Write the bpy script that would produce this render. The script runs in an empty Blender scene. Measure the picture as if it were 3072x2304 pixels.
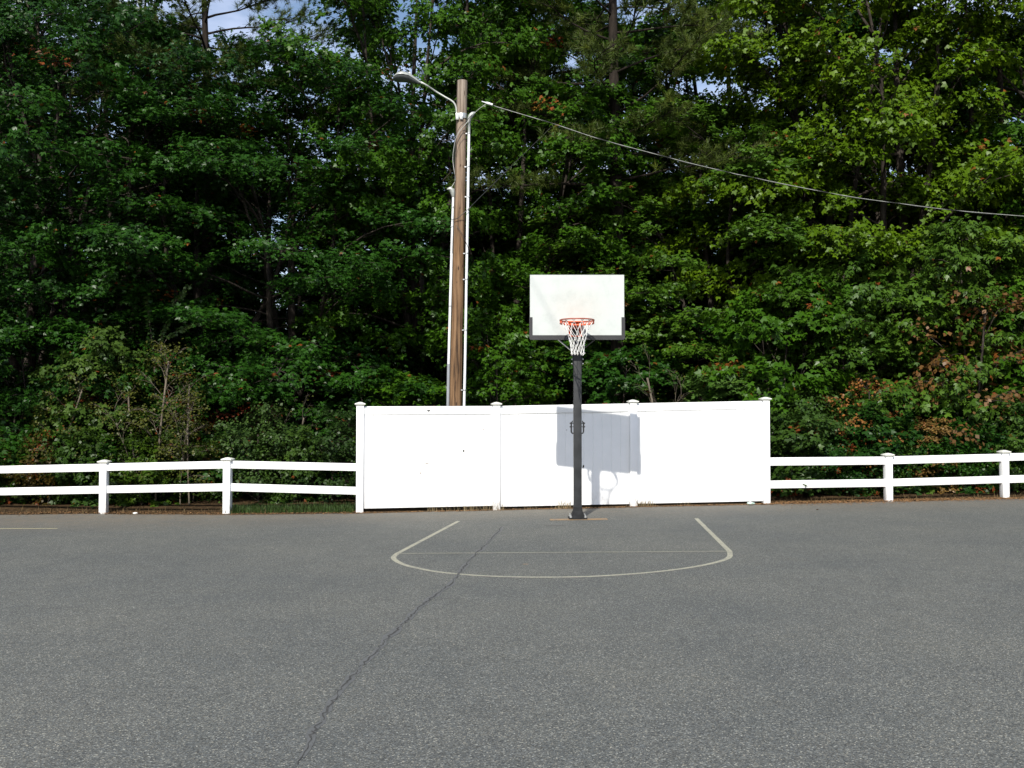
import bpy, math, random
import numpy as np
from mathutils import Vector, Matrix
R = math.radians
scene = bpy.context.scene
COL = scene.collection

# ------------------------------------------------------------------ camera, sky, sun, exposure
F = 3000.0; IW, IH = 3072, 2304          # focal length in photo pixels
CAMZ = 1.62
PITCH = math.atan(100.0 / F)
cam_d = bpy.data.cameras.new('camera'); cam = bpy.data.objects.new('camera', cam_d); COL.objects.link(cam)
cam_d.sensor_width = 36.0; cam_d.lens = 36.0 * F / IW
cam.location = (0, 0, CAMZ); cam.rotation_euler = (R(90) + PITCH, 0, 0)
cam_d.clip_end = 2000; cam_d.clip_start = 0.05
scene.camera = cam

SUN = Vector((-0.50, -2.2, 1.98)).normalized()      # towards the sun
elev = math.asin(SUN.z); azim = math.atan2(SUN.x, SUN.y)
w = bpy.data.worlds.new("World"); scene.world = w; w.use_nodes = True
nt = w.node_tree; nt.nodes.clear()
out = nt.nodes.new('ShaderNodeOutputWorld'); bg = nt.nodes.new('ShaderNodeBackground')
sky = nt.nodes.new('ShaderNodeTexSky'); sky.sky_type = 'NISHITA'; sky.sun_disc = False
sky.sun_elevation = elev; sky.sun_rotation = azim; sky.air_density = 1.0; sky.dust_density = 1.2; sky.ozone_density = 1.5
tc = nt.nodes.new('ShaderNodeTexCoord'); mp = nt.nodes.new('ShaderNodeMapping'); mp.inputs['Scale'].default_value = (1.2, 1.2, 3.0)
nz = nt.nodes.new('ShaderNodeTexNoise'); nz.inputs['Scale'].default_value = 2.2; nz.inputs['Detail'].default_value = 6; nz.inputs['Roughness'].default_value = 0.6
rp = nt.nodes.new('ShaderNodeValToRGB'); rp.color_ramp.elements[0].position = 0.44; rp.color_ramp.elements[1].position = 0.76
mx = nt.nodes.new('ShaderNodeMix'); mx.data_type = 'RGBA'
nt.links.new(tc.outputs['Generated'], mp.inputs['Vector']); nt.links.new(mp.outputs[0], nz.inputs['Vector'])
nt.links.new(nz.outputs['Fac'], rp.inputs[0]); nt.links.new(rp.outputs[0], mx.inputs[0])
nt.links.new(sky.outputs[0], mx.inputs[6]); mx.inputs[7].default_value = (7.0, 7.5, 9.4, 1)
nt.links.new(mx.outputs[2], bg.inputs[0]); bg.inputs[1].default_value = 0.108
nt.links.new(bg.outputs[0], out.inputs[0])

sd = bpy.data.lights.new('sun', 'SUN'); sd.energy = 4.2; sd.angle = R(0.7); sd.color = (1.0, 0.95, 0.87)
so = bpy.data.objects.new('sun', sd); COL.objects.link(so); so.location = (-8, -30, 30)
so.rotation_euler = SUN.to_track_quat('Z', 'Y').to_euler()
scene.view_settings.view_transform = 'Standard'; scene.view_settings.look = 'None'
scene.view_settings.exposure = 0.50; scene.view_settings.gamma = 1.0
scene.render.engine = 'CYCLES'
scene.cycles.max_bounces = 6; scene.cycles.diffuse_bounces = 2; scene.cycles.glossy_bounces = 2
scene.cycles.transmission_bounces = 3; scene.cycles.transparent_max_bounces = 4

# ------------------------------------------------------------------ helpers
SLOPE = 0.01                                  # the pavement rises gently to the right
def gz(x, y=0): return SLOPE * x
def at(px, py, d):                            # photo pixel at depth d (metres straight ahead) -> world point
    u = (px - IW/2) / F; v = (IH/2 - py) / F
    y = math.cos(PITCH) - v*math.sin(PITCH); z = math.sin(PITCH) + v*math.cos(PITCH)
    k = d / y
    return Vector((u*k, d, CAMZ + z*k))
def on_ground(px, py):
    u = (px - IW/2) / F; v = (IH/2 - py) / F
    y = math.cos(PITCH) - v*math.sin(PITCH); z = math.sin(PITCH) + v*math.cos(PITCH)
    k = CAMZ / (SLOPE*u - z)
    return Vector((u*k, y*k, CAMZ + z*k))

def tag(o, label=None, cat=None, group=None, kind=None):
    if label: o['label'] = label
    if cat: o['category'] = cat
    if group: o['group'] = group
    if kind: o['kind'] = kind
    return o
def empty(name, loc, label, cat, group=None, rz=0):
    o = bpy.data.objects.new(name, None); COL.objects.link(o); o.location = loc; o.rotation_euler.z = rz
    o.empty_display_size = 0.2
    return tag(o, label, cat, group)

class MB:
    """collects primitives for ONE mesh object"""
    def __init__(s): s.v = []; s.f = []; s.sm = []
    def add(s, vs, fs, smooth=False):
        n = len(s.v); s.v += [tuple(p) for p in vs]; s.f += [tuple(i+n for i in f) for f in fs]; s.sm += [smooth]*len(fs)
        return s
    def box(s, c, size, rot=None, bev=0.0):
        hx, hy, hz = size[0]/2, size[1]/2, size[2]/2; c = Vector(c)
        M = rot if rot else Matrix.Identity(3)
        if bev <= 0:
            P = [Vector((x*hx, y*hy, z*hz)) for x in (-1,1) for y in (-1,1) for z in (-1,1)]
            s.add([c + M @ p for p in P], [(0,1,3,2),(4,6,7,5),(0,4,5,1),(2,3,7,6),(0,2,6,4),(1,5,7,3)])
        else:      # chamfered box: hull of 24 points
            import bmesh
            bm = bmesh.new(); bmesh.ops.create_cube(bm, size=1.0)
            for q in bm.verts: q.co = Vector((q.co.x*hx*2, q.co.y*hy*2, q.co.z*hz*2))
            bmesh.ops.bevel(bm, geom=bm.edges[:], offset=bev, segments=2, profile=0.5, affect='EDGES')
            bm.verts.index_update()
            s.add([c + M @ q.co for q in bm.verts], [[q.index for q in f.verts] for f in bm.faces], True); bm.free()
        return s
    def bar(s, a, b, wx, wz, bev=0.0, up=Vector((0,0,1))):      # box beam from a to b
        a, b = Vector(a), Vector(b); d = (b-a); L = d.length; d.normalize()
        side = d.cross(up).normalized(); u = side.cross(d)
        M = Matrix((d, side, u)).transposed()
        return s.box((a+b)/2, (L, wx, wz), M, bev)
    def tube(s, pts, rad, n=10, cap=True, smooth=True):
        pts = [Vector(p) for p in pts]; m = len(pts)
        rad = rad if hasattr(rad, '__len__') else [rad]*m
        vs = []; ref = None
        for i, p in enumerate(pts):
            t = (pts[min(i+1, m-1)] - pts[max(i-1, 0)]).normalized()
            if ref is None:
                ref = t.cross(Vector((0,1,0))) if abs(t.y) < 0.9 else t.cross(Vector((1,0,0)))
            ref = (ref - t*ref.dot(t)).normalized(); q = t.cross(ref)
            for k in range(n):
                a = 2*math.pi*k/n; vs.append(p + (ref*math.cos(a) + q*math.sin(a))*rad[i])
        fs = [(i*n+k, i*n+(k+1) % n, (i+1)*n+(k+1) % n, (i+1)*n+k) for i in range(m-1) for k in range(n)]
        if cap: fs += [tuple(range(n-1, -1, -1)), tuple((m-1)*n+k for k in range(n))]
        return s.add(vs, fs, smooth)
    def ring(s, c, r, tr, n=40, m=8, arc=(0, 2*math.pi), closed=True):
        c = Vector(c); vs = []; fs = []
        cnt = n if closed else n+1
        for i in range(cnt):
            a = arc[0] + (arc[1]-arc[0])*i/n
            for k in range(m):
                b = 2*math.pi*k/m; rr = r + tr*math.cos(b)
                vs.append(c + Vector((rr*math.cos(a), rr*math.sin(a), tr*math.sin(b))))
        for i in range(n):
            j = (i+1) % cnt
            for k in range(m): fs.append((i*m+k, j*m+k, j*m+(k+1) % m, i*m+(k+1) % m))
        return s.add(vs, fs, True)
    def build(s, name, mat, parent=None):
        me = bpy.data.meshes.new(name); me.from_pydata(s.v, [], s.f); me.update()
        me.polygons.foreach_set('use_smooth', s.sm)
        if mat: me.materials.append(mat)
        o = bpy.data.objects.new(name, me); COL.objects.link(o)
        if parent is not None:
            o.parent = parent
            loc = parent.matrix_basis.translation; p = parent
            off = Vector(p.location)
            while p.parent: p = p.parent; off += Vector(p.location)
            o.location = -off        # meshes are written in world coordinates
        if any(s.sm) and not all(s.sm) or any(s.sm): 
            try: me.set_sharp_from_angle(angle=R(40))
            except Exception: pass
        return o

def mat(name): 
    m = bpy.data.materials.new(name); m.use_nodes = True; n = m.node_tree
    return m, n, n.nodes['Principled BSDF']
def N(n, t, **k):
    x = n.nodes.new(t)
    for a, b in k.items():
        if a in x.inputs: x.inputs[a].default_value = b
        else: setattr(x, a, b)
    return x
def ramp(n, stops):
    r = n.nodes.new('ShaderNodeValToRGB'); e = r.color_ramp.elements
    while len(e) > 1: e.remove(e[-1])
    e[0].position = stops[0][0]; e[0].color = (*stops[0][1], 1)
    for p, c in stops[1:]:
        q = e.new(p); q.color = (*c, 1)
    return r
def simple(name, col, rough=0.5, metal=0.0, var=0.12, scale=6.0, bump=0.0, bscale=60.0, spec=0.5):
    m, n, b = mat(name); L = n.links
    tcn = N(n, 'ShaderNodeTexCoord'); nn = N(n, 'ShaderNodeTexNoise', Scale=scale, Detail=5.0, Roughness=0.6)
    L.new(tcn.outputs['Object'], nn.inputs['Vector'])
    c0 = tuple(max(0, c*(1-var)) for c in col); c1 = tuple(min(1, c*(1+var)) for c in col)
    r = ramp(n, [(0.35, c0), (0.65, c1)]); L.new(nn.outputs['Fac'], r.inputs[0]); L.new(r.outputs[0], b.inputs['Base Color'])
    b.inputs['Roughness'].default_value = rough; b.inputs['Metallic'].default_value = metal
    b.inputs['Specular IOR Level'].default_value = spec
    if bump:
        n2 = N(n, 'ShaderNodeTexNoise', Scale=bscale, Detail=4.0); bp = N(n, 'ShaderNodeBump', Strength=bump, Distance=0.01)
        L.new(tcn.outputs['Object'], n2.inputs['Vector']); L.new(n2.outputs['Fac'], bp.inputs['Height']); L.new(bp.outputs[0], b.inputs['Normal'])
    return m

# ---- vinyl
def vinyl_mat():
    m, n, b = mat('white_vinyl'); L = n.links
    tcn = N(n, 'ShaderNodeTexCoord'); geo = N(n, 'ShaderNodeNewGeometry')
    sx = N(n, 'ShaderNodeSeparateXYZ'); L.new(geo.outputs['Position'], sx.inputs[0])
    nn = N(n, 'ShaderNodeTexNoise', Scale=3.0, Detail=6.0, Roughness=0.65); L.new(geo.outputs['Position'], nn.inputs['Vector'])
    # splash dirt near the ground
    ma = N(n, 'ShaderNodeMapRange'); ma.inputs['From Min'].default_value = 0.0; ma.inputs['From Max'].default_value = 0.32
    ma.inputs['To Min'].default_value = 0.55; ma.inputs['To Max'].default_value = 0.0
    L.new(sx.outputs['Z'], ma.inputs['Value'])
    mu = N(n, 'ShaderNodeMath', operation='MULTIPLY'); L.new(ma.outputs[0], mu.inputs[0])
    n3 = N(n, 'ShaderNodeTexNoise', Scale=14.0, Detail=6.0, Roughness=0.7); L.new(geo.outputs['Position'], n3.inputs['Vector'])
    r3 = ramp(n, [(0.45, (0,0,0)), (0.7, (1,1,1))]); L.new(n3.outputs['Fac'], r3.inputs[0]); L.new(r3.outputs[0], mu.inputs[1])
    r = ramp(n, [(0.3, (0.80,0.81,0.80)), (0.7, (0.86,0.865,0.86))]); L.new(nn.outputs['Fac'], r.inputs[0])
    mxx = N(n, 'ShaderNodeMix', data_type='RGBA'); L.new(mu.outputs[0], mxx.inputs[0]); L.new(r.outputs[0], mxx.inputs[6]); mxx.inputs[7].default_value = (0.42,0.38,0.30,1)
    L.new(mxx.outputs[2], b.inputs['Base Color']); b.inputs['Roughness'].default_value = 0.38
    return m
M_VINYL = vinyl_mat()
M_CAP = simple('aged_vinyl_cap', (0.66,0.67,0.60), 0.5, var=0.08, scale=20)
M_HOLE = simple('black_hole', (0.015,0.015,0.012), 0.9)
M_SCUFF = simple('grey_scuff', (0.30,0.28,0.24), 0.9, var=0.3, scale=60)
M_BLACK = simple('black_powder_coat', (0.026,0.028,0.030), 0.55, var=0.25, scale=7, bump=0.15, bscale=220, spec=0.35)
M_BASE = simple('matte_black_paint', (0.020,0.021,0.022), 0.85, var=0.3, scale=9, spec=0.12)
M_PAD = simple('black_rubber_pad', (0.022,0.022,0.024), 0.55, var=0.2, bump=0.2, bscale=120)
M_STEEL = simple('galvanised_steel', (0.50,0.51,0.50), 0.42, metal=0.75, var=0.15, scale=14)
M_ALU = simple('weathered_aluminium', (0.36,0.38,0.35), 0.42, metal=0.3, var=0.12, scale=12)
M_LENS = simple('smoky_lamp_lens', (0.09,0.10,0.10), 0.15, var=0.2)
M_PVC = simple('white_pvc', (0.74,0.76,0.77), 0.4, var=0.05, scale=4)
M_PVCG = simple('grey_pvc', (0.26,0.28,0.30), 0.5, var=0.08, scale=4)
M_ORANGE = simple('orange_enamel', (0.70,0.115,0.04), 0.4, var=0.18, scale=30)
M_ORANGED = simple('shaded_orange_enamel', (0.30,0.07,0.035), 0.5, var=0.3, scale=40)  # rim and net hooks: shade of the underside put into a darker orange
M_NET = simple('white_nylon_cord', (0.80,0.80,0.76), 0.8, var=0.06, scale=80)
M_WIRE = simple('black_cable', (0.02,0.02,0.02), 0.5)
M_GWIRE = simple('grey_cable', (0.35,0.36,0.34), 0.5, var=0.2)
M_STEELC = simple('bare_steel_cable', (0.33,0.34,0.31), 0.45, metal=0.2, var=0.3, scale=9)

def board_mat():
    m, n, b = mat('scuffed_white_backboard'); L = n.links
    geo = N(n, 'ShaderNodeNewGeometry')
    nn = N(n, 'ShaderNodeTexNoise', Scale=5.0, Detail=8.0, Roughness=0.7); L.new(geo.outputs['Position'], nn.inputs['Vector'])
    r = ramp(n, [(0.3, (0.42,0.455,0.435)), (0.5, (0.475,0.505,0.485)), (0.8, (0.50,0.53,0.51))]); L.new(nn.outputs['Fac'], r.inputs[0])
    # ball scuffs, warm, gathered above the rim
    mp = N(n, 'ShaderNodeMapping'); mp.inputs['Location'].default_value = (-1.02, -15.5, -3.32); mp.vector_type = 'POINT'
    L.new(geo.outputs['Position'], mp.inputs['Vector'])
    gr = N(n, 'ShaderNodeTexGradient', gradient_type='SPHERICAL')
    m2 = N(n, 'ShaderNodeMapping'); m2.inputs['Scale'].default_value = (1.7, 1.0, 2.6); L.new(mp.outputs[0], m2.inputs['Vector']); L.new(m2.outputs[0], gr.inputs['Vector'])
    n2 = N(n, 'ShaderNodeTexNoise', Scale=12.0, Detail=5.0); L.new(geo.outputs['Position'], n2.inputs['Vector'])
    mu = N(n, 'ShaderNodeMath', operation='MULTIPLY'); L.new(gr.outputs['Fac'], mu.inputs[0]); L.new(n2.outputs['Fac'], mu.inputs[1])
    mu2 = N(n, 'ShaderNodeMath', operation='MULTIPLY'); L.new(mu.outputs[0], mu2.inputs[0]); mu2.inputs[1].default_value = 0.40
    mm = N(n, 'ShaderNodeMix', data_type='RGBA'); L.new(mu2.outputs[0], mm.inputs[0]); L.new(r.outputs[0], mm.inputs[6]); mm.inputs[7].default_value = (0.44,0.34,0.26,1)
    L.new(mm.outputs[2], b.inputs['Base Color']); b.inputs['Roughness'].default_value = 0.55
    return m
M_BOARD = board_mat()

def asphalt_mat():
    m, n, b = mat('asphalt'); L = n.links
    geo = N(n, 'ShaderNodeNewGeometry')
    vo = N(n, 'ShaderNodeTexVoronoi', Scale=150.0); L.new(geo.outputs['Position'], vo.inputs['Vector'])      # stones
    hs = N(n, 'ShaderNodeSeparateColor'); L.new(vo.outputs['Color'], hs.inputs[0])
    r = ramp(n, [(0.0, (0.042,0.044,0.044)), (0.45, (0.086,0.090,0.088)), (0.8, (0.118,0.123,0.119)), (0.94, (0.18,0.18,0.165)), (1.0, (0.34,0.335,0.30))])
    L.new(hs.outputs[0], r.inputs[0])
    # warm / cool stones
    r2 = ramp(n, [(0.0, (0.94,0.98,1.03)), (0.5, (1,1.005,.985)), (1.0, (1.07,1.0,0.90))]); L.new(hs.outputs[1], r2.inputs[0])
    m1 = N(n, 'ShaderNodeMix', data_type='RGBA', blend_type='MULTIPLY'); m1.inputs[0].default_value = 1; L.new(r.outputs[0], m1.inputs[6]); L.new(r2.outputs[0], m1.inputs[7])
    # coarser clumps
    v2 = N(n, 'ShaderNodeTexNoise', Scale=45.0, Detail=3.0, Roughness=0.7); L.new(geo.outputs['Position'], v2.inputs['Vector'])
    r5 = ramp(n, [(0.3, (0.85,0.86,0.86)), (0.7, (1.17,1.18,1.16))]); L.new(v2.outputs['Fac'], r5.inputs[0])
    m5 = N(n, 'ShaderNodeMix', data_type='RGBA', blend_type='MULTIPLY'); m5.inputs[0].default_value = 1; L.new(m1.outputs[2], m5.inputs[6]); L.new(r5.outputs[0], m5.inputs[7])
    # large blotches
    n3 = N(n, 'ShaderNodeTexNoise', Scale=0.45, Detail=5.0, Roughness=0.6); L.new(geo.outputs['Position'], n3.inputs['Vector'])
    r3 = ramp(n, [(0.3, (0.88,0.90,0.92)), (0.7, (1.16,1.14,1.09))]); L.new(n3.outputs['Fac'], r3.inputs[0])
    m2 = N(n, 'ShaderNodeMix', data_type='RGBA', blend_type='MULTIPLY'); m2.inputs[0].default_value = 1; L.new(m5.outputs[2], m2.inputs[6]); L.new(r3.outputs[0], m2.inputs[7])
    n7 = N(n, 'ShaderNodeTexNoise', Scale=3.5, Detail=6.0, Roughness=0.7); L.new(geo.outputs['Position'], n7.inputs['Vector'])
    r7 = ramp(n, [(0.35, (0.93,0.93,0.93)), (0.65, (1.05,1.05,1.05))]); L.new(n7.outputs['Fac'], r7.inputs[0])
    m7 = N(n, 'ShaderNodeMix', data_type='RGBA', blend_type='MULTIPLY'); m7.inputs[0].default_value = 1; L.new(m2.outputs[2], m7.inputs[6]); L.new(r7.outputs[0], m7.inputs[7])
    # silt and needles washed against the far edge
    sx = N(n, 'ShaderNodeSeparateXYZ'); L.new(geo.outputs['Position'], sx.inputs[0])
    yy = N(n, 'ShaderNodeMath', operation='MULTIPLY_ADD'); L.new(sx.outputs['X'], yy.inputs[0]); yy.inputs[1].default_value = -0.14; L.new(sx.outputs['Y'], yy.inputs[2])
    ma = N(n, 'ShaderNodeMapRange'); ma.inputs['From Min'].default_value = 15.4; ma.inputs['From Max'].default_value = 17.7; ma.inputs['To Max'].default_value = 0.75
    L.new(yy.outputs[0], ma.inputs['Value'])
    n4 = N(n, 'ShaderNodeTexNoise', Scale=5.0, Detail=6.0, Roughness=0.7); L.new(geo.outputs['Position'], n4.inputs['Vector'])
    r4 = ramp(n, [(0.35, (0.25,0.25,0.25)), (0.6, (1,1,1))]); L.new(n4.outputs['Fac'], r4.inputs[0])
    mu = N(n, 'ShaderNodeMath', operation='MULTIPLY'); L.new(ma.outputs[0], mu.inputs[0]); L.new(r4.outputs[0], mu.inputs[1])
    m3 = N(n, 'ShaderNodeMix', data_type='RGBA'); L.new(mu.outputs[0], m3.inputs[0]); L.new(m7.outputs[2], m3.inputs[6]); m3.inputs[7].default_value = (0.155,0.130,0.095,1)
    L.new(m3.outputs[2], b.inputs['Base Color']); b.inputs['Roughness'].default_value = 0.85; b.inputs['Specular IOR Level'].default_value = 0.25
    bp = N(n, 'ShaderNodeBump', Strength=0.5, Distance=0.004); L.new(vo.outputs['Distance'], bp.inputs['Height']); L.new(bp.outputs[0], b.inputs['Normal'])
    return m
M_ASPH = asphalt_mat()

def paint_mat(name, col, wear, under=(0.10,0.104,0.102)):
    m, n, b = mat(name); L = n.links
    geo = N(n, 'ShaderNodeNewGeometry')
    vo = N(n, 'ShaderNodeTexVoronoi', Scale=120.0); L.new(geo.outputs['Position'], vo.inputs['Vector'])
    hs = N(n, 'ShaderNodeSeparateColor'); L.new(vo.outputs['Color'], hs.inputs[0])
    nn = N(n, 'ShaderNodeTexNoise', Scale=8.0, Detail=6.0, Roughness=0.7); L.new(geo.outputs['Position'], nn.inputs['Vector'])
    ad = N(n, 'ShaderNodeMath', operation='MULTIPLY_ADD'); L.new(hs.outputs[0], ad.inputs[0]); ad.inputs[1].default_value = 0.5; L.new(nn.outputs['Fac'], ad.inputs[2])
    r = ramp(n, [(wear-0.18, (0,0,0)), (wear+0.18, (1,1,1))]); L.new(ad.outputs[0], r.inputs[0])
    mm = N(n, 'ShaderNodeMix', data_type='RGBA'); L.new(r.outputs[0], mm.inputs[0]); mm.inputs[6].default_value = (*under, 1); mm.inputs[7].default_value = (*col, 1)
    L.new(mm.outputs[2], b.inputs['Base Color']); b.inputs['Roughness'].default_value = 0.75
    return m
M_PW = paint_mat('worn_cream_paint', (0.34,0.33,0.245), 0.60)
M_PFAINT = paint_mat('faint_old_paint', (0.24,0.24,0.175), 0.60, (0.10,0.104,0.102))
M_PY = paint_mat('worn_yellow_paint', (0.42,0.38,0.22), 0.60)
M_PO = paint_mat('ochre_paint', (0.29,0.175,0.065), 0.66)
M_CRACK = simple('tar_dark_crack', (0.042,0.042,0.040), 0.95, var=0.4, scale=30)

def floor_mat():
    m, n, b = mat('leaf_litter'); L = n.links
    geo = N(n, 'ShaderNodeNewGeometry')
    nn = N(n, 'ShaderNodeTexNoise', Scale=9.0, Detail=9.0, Roughness=0.75); L.new(geo.outputs['Position'], nn.inputs['Vector'])
    r = ramp(n, [(0.3, (0.016,0.011,0.007)), (0.5, (0.050,0.032,0.016)), (0.68, (0.11,0.066,0.030)), (0.8,(0.16,0.10,0.05))]); L.new(nn.outputs['Fac'], r.inputs[0])
    L.new(r.outputs[0], b.inputs['Base Color']); b.inputs['Roughness'].default_value = 0.95; b.inputs['Specular IOR Level'].default_value = 0.1
    bp = N(n, 'ShaderNodeBump', Strength=0.8, Distance=0.03); L.new(nn.outputs['Fac'], bp.inputs['Height']); L.new(bp.outputs[0], b.inputs['Normal'])
    return m
M_FLOOR = floor_mat()

def bark_mat(name, c0, c1, scale=3.0):
    m, n, b = mat(name); L = n.links
    tcn = N(n, 'ShaderNodeTexCoord'); mpp = N(n, 'ShaderNodeMapping'); mpp.inputs['Scale'].default_value = (scale*3, scale*3, scale*0.45)
    L.new(tcn.outputs['Object'], mpp.inputs['Vector']); nn = N(n, 'ShaderNodeTexNoise', Scale=2.0, Detail=8.0, Roughness=0.7); L.new(mpp.outputs[0], nn.inputs['Vector'])
    r = ramp(n, [(0.35, c0), (0.65, c1)]); L.new(nn.outputs['Fac'], r.inputs[0]); L.new(r.outputs[0], b.inputs['Base Color'])
    b.inputs['Roughness'].default_value = 0.9; b.inputs['Specular IOR Level'].default_value = 0.2
    bp = N(n, 'ShaderNodeBump', Strength=0.7, Distance=0.02); L.new(nn.outputs['Fac'], bp.inputs['Height']); L.new(bp.outputs[0], b.inputs['Normal'])
    return m
M_BARK = bark_mat('grey_brown_bark', (0.018,0.014,0.011), (0.060,0.050,0.040))
M_PINEBARK = bark_mat('dark_pine_bark', (0.010,0.008,0.006), (0.034,0.026,0.020))
M_PALEBARK = bark_mat('pale_sapling_bark', (0.07,0.058,0.042), (0.19,0.16,0.12))

def pole_mat():
    m, n, b = mat('weathered_pole_wood'); L = n.links
    geo = N(n, 'ShaderNodeNewGeometry'); sx = N(n, 'ShaderNodeSeparateXYZ'); L.new(geo.outputs['Position'], sx.inputs[0])
    mpp = N(n, 'ShaderNodeMapping'); mpp.inputs['Scale'].default_value = (28, 28, 0.9); L.new(geo.outputs['Position'], mpp.inputs['Vector'])
    nn = N(n, 'ShaderNodeTexNoise', Scale=1.0, Detail=8.0, Roughness=0.65); L.new(mpp.outputs[0], nn.inputs['Vector'])
    ma = N(n, 'ShaderNodeMapRange'); ma.inputs['From Min'].default_value = 5.0; ma.inputs['From Max'].default_value = 8.2; L.new(sx.outputs['Z'], ma.inputs['Value'])
    lo = ramp(n, [(0.38, (0.040,0.024,0.014)), (0.47, (0.155,0.090,0.046)), (0.66, (0.26,0.160,0.086))]); hi = ramp(n, [(0.36, (0.09,0.070,0.052)), (0.5, (0.24,0.195,0.155)), (0.7, (0.32,0.27,0.22))])
    L.new(nn.outputs['Fac'], lo.inputs[0]); L.new(nn.outputs['Fac'], hi.inputs[0])
    mm = N(n, 'ShaderNodeMix', data_type='RGBA'); L.new(ma.outputs[0], mm.inputs[0]); L.new(lo.outputs[0], mm.inputs[6]); L.new(hi.outputs[0], mm.inputs[7])
    m4 = N(n, 'ShaderNodeMapping'); m4.inputs['Scale'].default_value = (22, 22, 4.5); L.new(geo.outputs['Position'], m4.inputs['Vector'])
    vo = N(n, 'ShaderNodeTexNoise', Scale=1.0, Detail=3.0); L.new(m4.outputs[0], vo.inputs['Vector'])
    kr = ramp(n, [(0.66, (0,0,0)), (0.72, (1,1,1))]); L.new(vo.outputs['Fac'], kr.inputs[0])
    mk = N(n, 'ShaderNodeMix', data_type='RGBA'); L.new(kr.outputs[0], mk.inputs[0]); L.new(mm.outputs[2], mk.inputs[6]); mk.inputs[7].default_value = (0.05,0.03,0.02,1)
    L.new(mk.outputs[2], b.inputs['Base Color']); b.inputs['Roughness'].default_value = 0.85; b.inputs['Specular IOR Level'].default_value = 0.25
    bp = N(n, 'ShaderNodeBump', Strength=0.6, Distance=0.01); L.new(nn.outputs['Fac'], bp.inputs['Height']); L.new(bp.outputs[0], b.inputs['Normal'])
    return m
M_POLE = pole_mat()

def leaf_mat(name, trans=0.22, rough=0.42, under=1.55, autumn=(0.20,0.045,0.014)):
    """colour of the species comes from the object colour; a per-leaf attribute varies it; leaf undersides are paler"""
    m, n, b = mat(name); L = n.links
    oi = N(n, 'ShaderNodeObjectInfo'); atn = N(n, 'ShaderNodeAttribute'); atn.attribute_name = 'leafvar'
    s = N(n, 'ShaderNodeSeparateColor'); L.new(atn.outputs['Color'], s.inputs[0])
    r = ramp(n, [(0.0, (0.55,0.60,0.60)), (0.5, (1.0,1.0,1.0)), (0.9, (1.5,1.35,1.1)), (1.0, (2.1,1.7,1.3))]); L.new(s.outputs[0], r.inputs[0])
    mu = N(n, 'ShaderNodeMix', data_type='RGBA', blend_type='MULTIPLY'); mu.inputs[0].default_value = 1; L.new(oi.outputs['Color'], mu.inputs[6]); L.new(r.outputs[0], mu.inputs[7])
    ra = ramp(n, [(0.0, tuple(c*0.5 for c in autumn)), (0.6, autumn), (1.0, (autumn[0]*1.2, autumn[1]*2.4, autumn[2]*1.5))]); L.new(s.outputs[0], ra.inputs[0])
    mi = N(n, 'ShaderNodeMix', data_type='RGBA'); L.new(s.outputs[2], mi.inputs[0]); L.new(mu.outputs[2], mi.inputs[6]); L.new(ra.outputs[0], mi.inputs[7])
    geo = N(n, 'ShaderNodeNewGeometry')
    pale = N(n, 'ShaderNodeMix', data_type='RGBA', blend_type='MULTIPLY'); pale.inputs[0].default_value = 1; L.new(mi.outputs[2], pale.inputs[6]); pale.inputs[7].default_value = (under, under*0.85, under*1.1, 1)
    mb = N(n, 'ShaderNodeMix', data_type='RGBA'); L.new(geo.outputs['Backfacing'], mb.inputs[0]); L.new(mi.outputs[2], mb.inputs[6]); L.new(pale.outputs[2], mb.inputs[7])
    L.new(mb.outputs[2], b.inputs['Base Color']); b.inputs['Roughness'].default_value = rough; b.inputs['Specular IOR Level'].default_value = 0.20
    tr = N(n, 'ShaderNodeBsdfTranslucent'); L.new(mi.outputs[2], tr.inputs['Color'])
    ms = N(n, 'ShaderNodeMixShader'); ms.inputs[0].default_value = trans
    o = n.nodes['Material Output']; L.new(b.outputs[0], ms.inputs[1]); L.new(tr.outputs[0], ms.inputs[2]); L.new(ms.outputs[0], o.inputs['Surface'])
    return m
M_MAPLE = leaf_mat('maple_leaf')
M_OAK = leaf_mat('glossy_oak_leaf', 0.15, 0.38, 1.5)
M_NEEDLE = leaf_mat('pine_needle', 0.10, 0.5, 1.0)

# ------------------------------------------------------------------ ground
g = MB()
nx, ny = 60, 70
xs = np.concatenate([np.linspace(-400,-40,6), np.linspace(-34,34,48), np.linspace(40,400,6)]); ys = np.concatenate([np.linspace(-300,10,6), np.linspace(14,60,52), np.linspace(70,600,8)])
rg = random.Random(3)
vv = []
edge_pts = [(-60,17.9),(-7.4,17.62),(-4.95,17.2),(-2.7,17.2),(4.6,18.15),(9.4,18.8),(60,25.5)]
def edge_y(x):
    for (a,b),(c,d) in zip(edge_pts, edge_pts[1:]):
        if a <= x <= c: return b + (d-b)*(x-a)/(c-a)
    return 18
for y in ys:
    for x in xs:
        z = SLOPE*max(-60, min(60, x)) - 0.03
        e = edge_y(max(-59, min(59, x)))
        if y > e + 0.1:
            z += min(0.09, (y-e)*0.12) + 0.06*math.sin(x*1.3+y*0.7)*min(1, (y-e)*.2) + 0.012*max(0, min(y, 60)-e)
        vv.append((x, y, z))
W_ = len(xs); H_ = len(ys)
g.add(vv, [(j*W_+i, j*W_+i+1, (j+1)*W_+i+1, (j+1)*W_+i) for j in range(H_-1) for i in range(W_-1)], True)
tag(g.build('ground', M_FLOOR), kind='structure')
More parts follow.
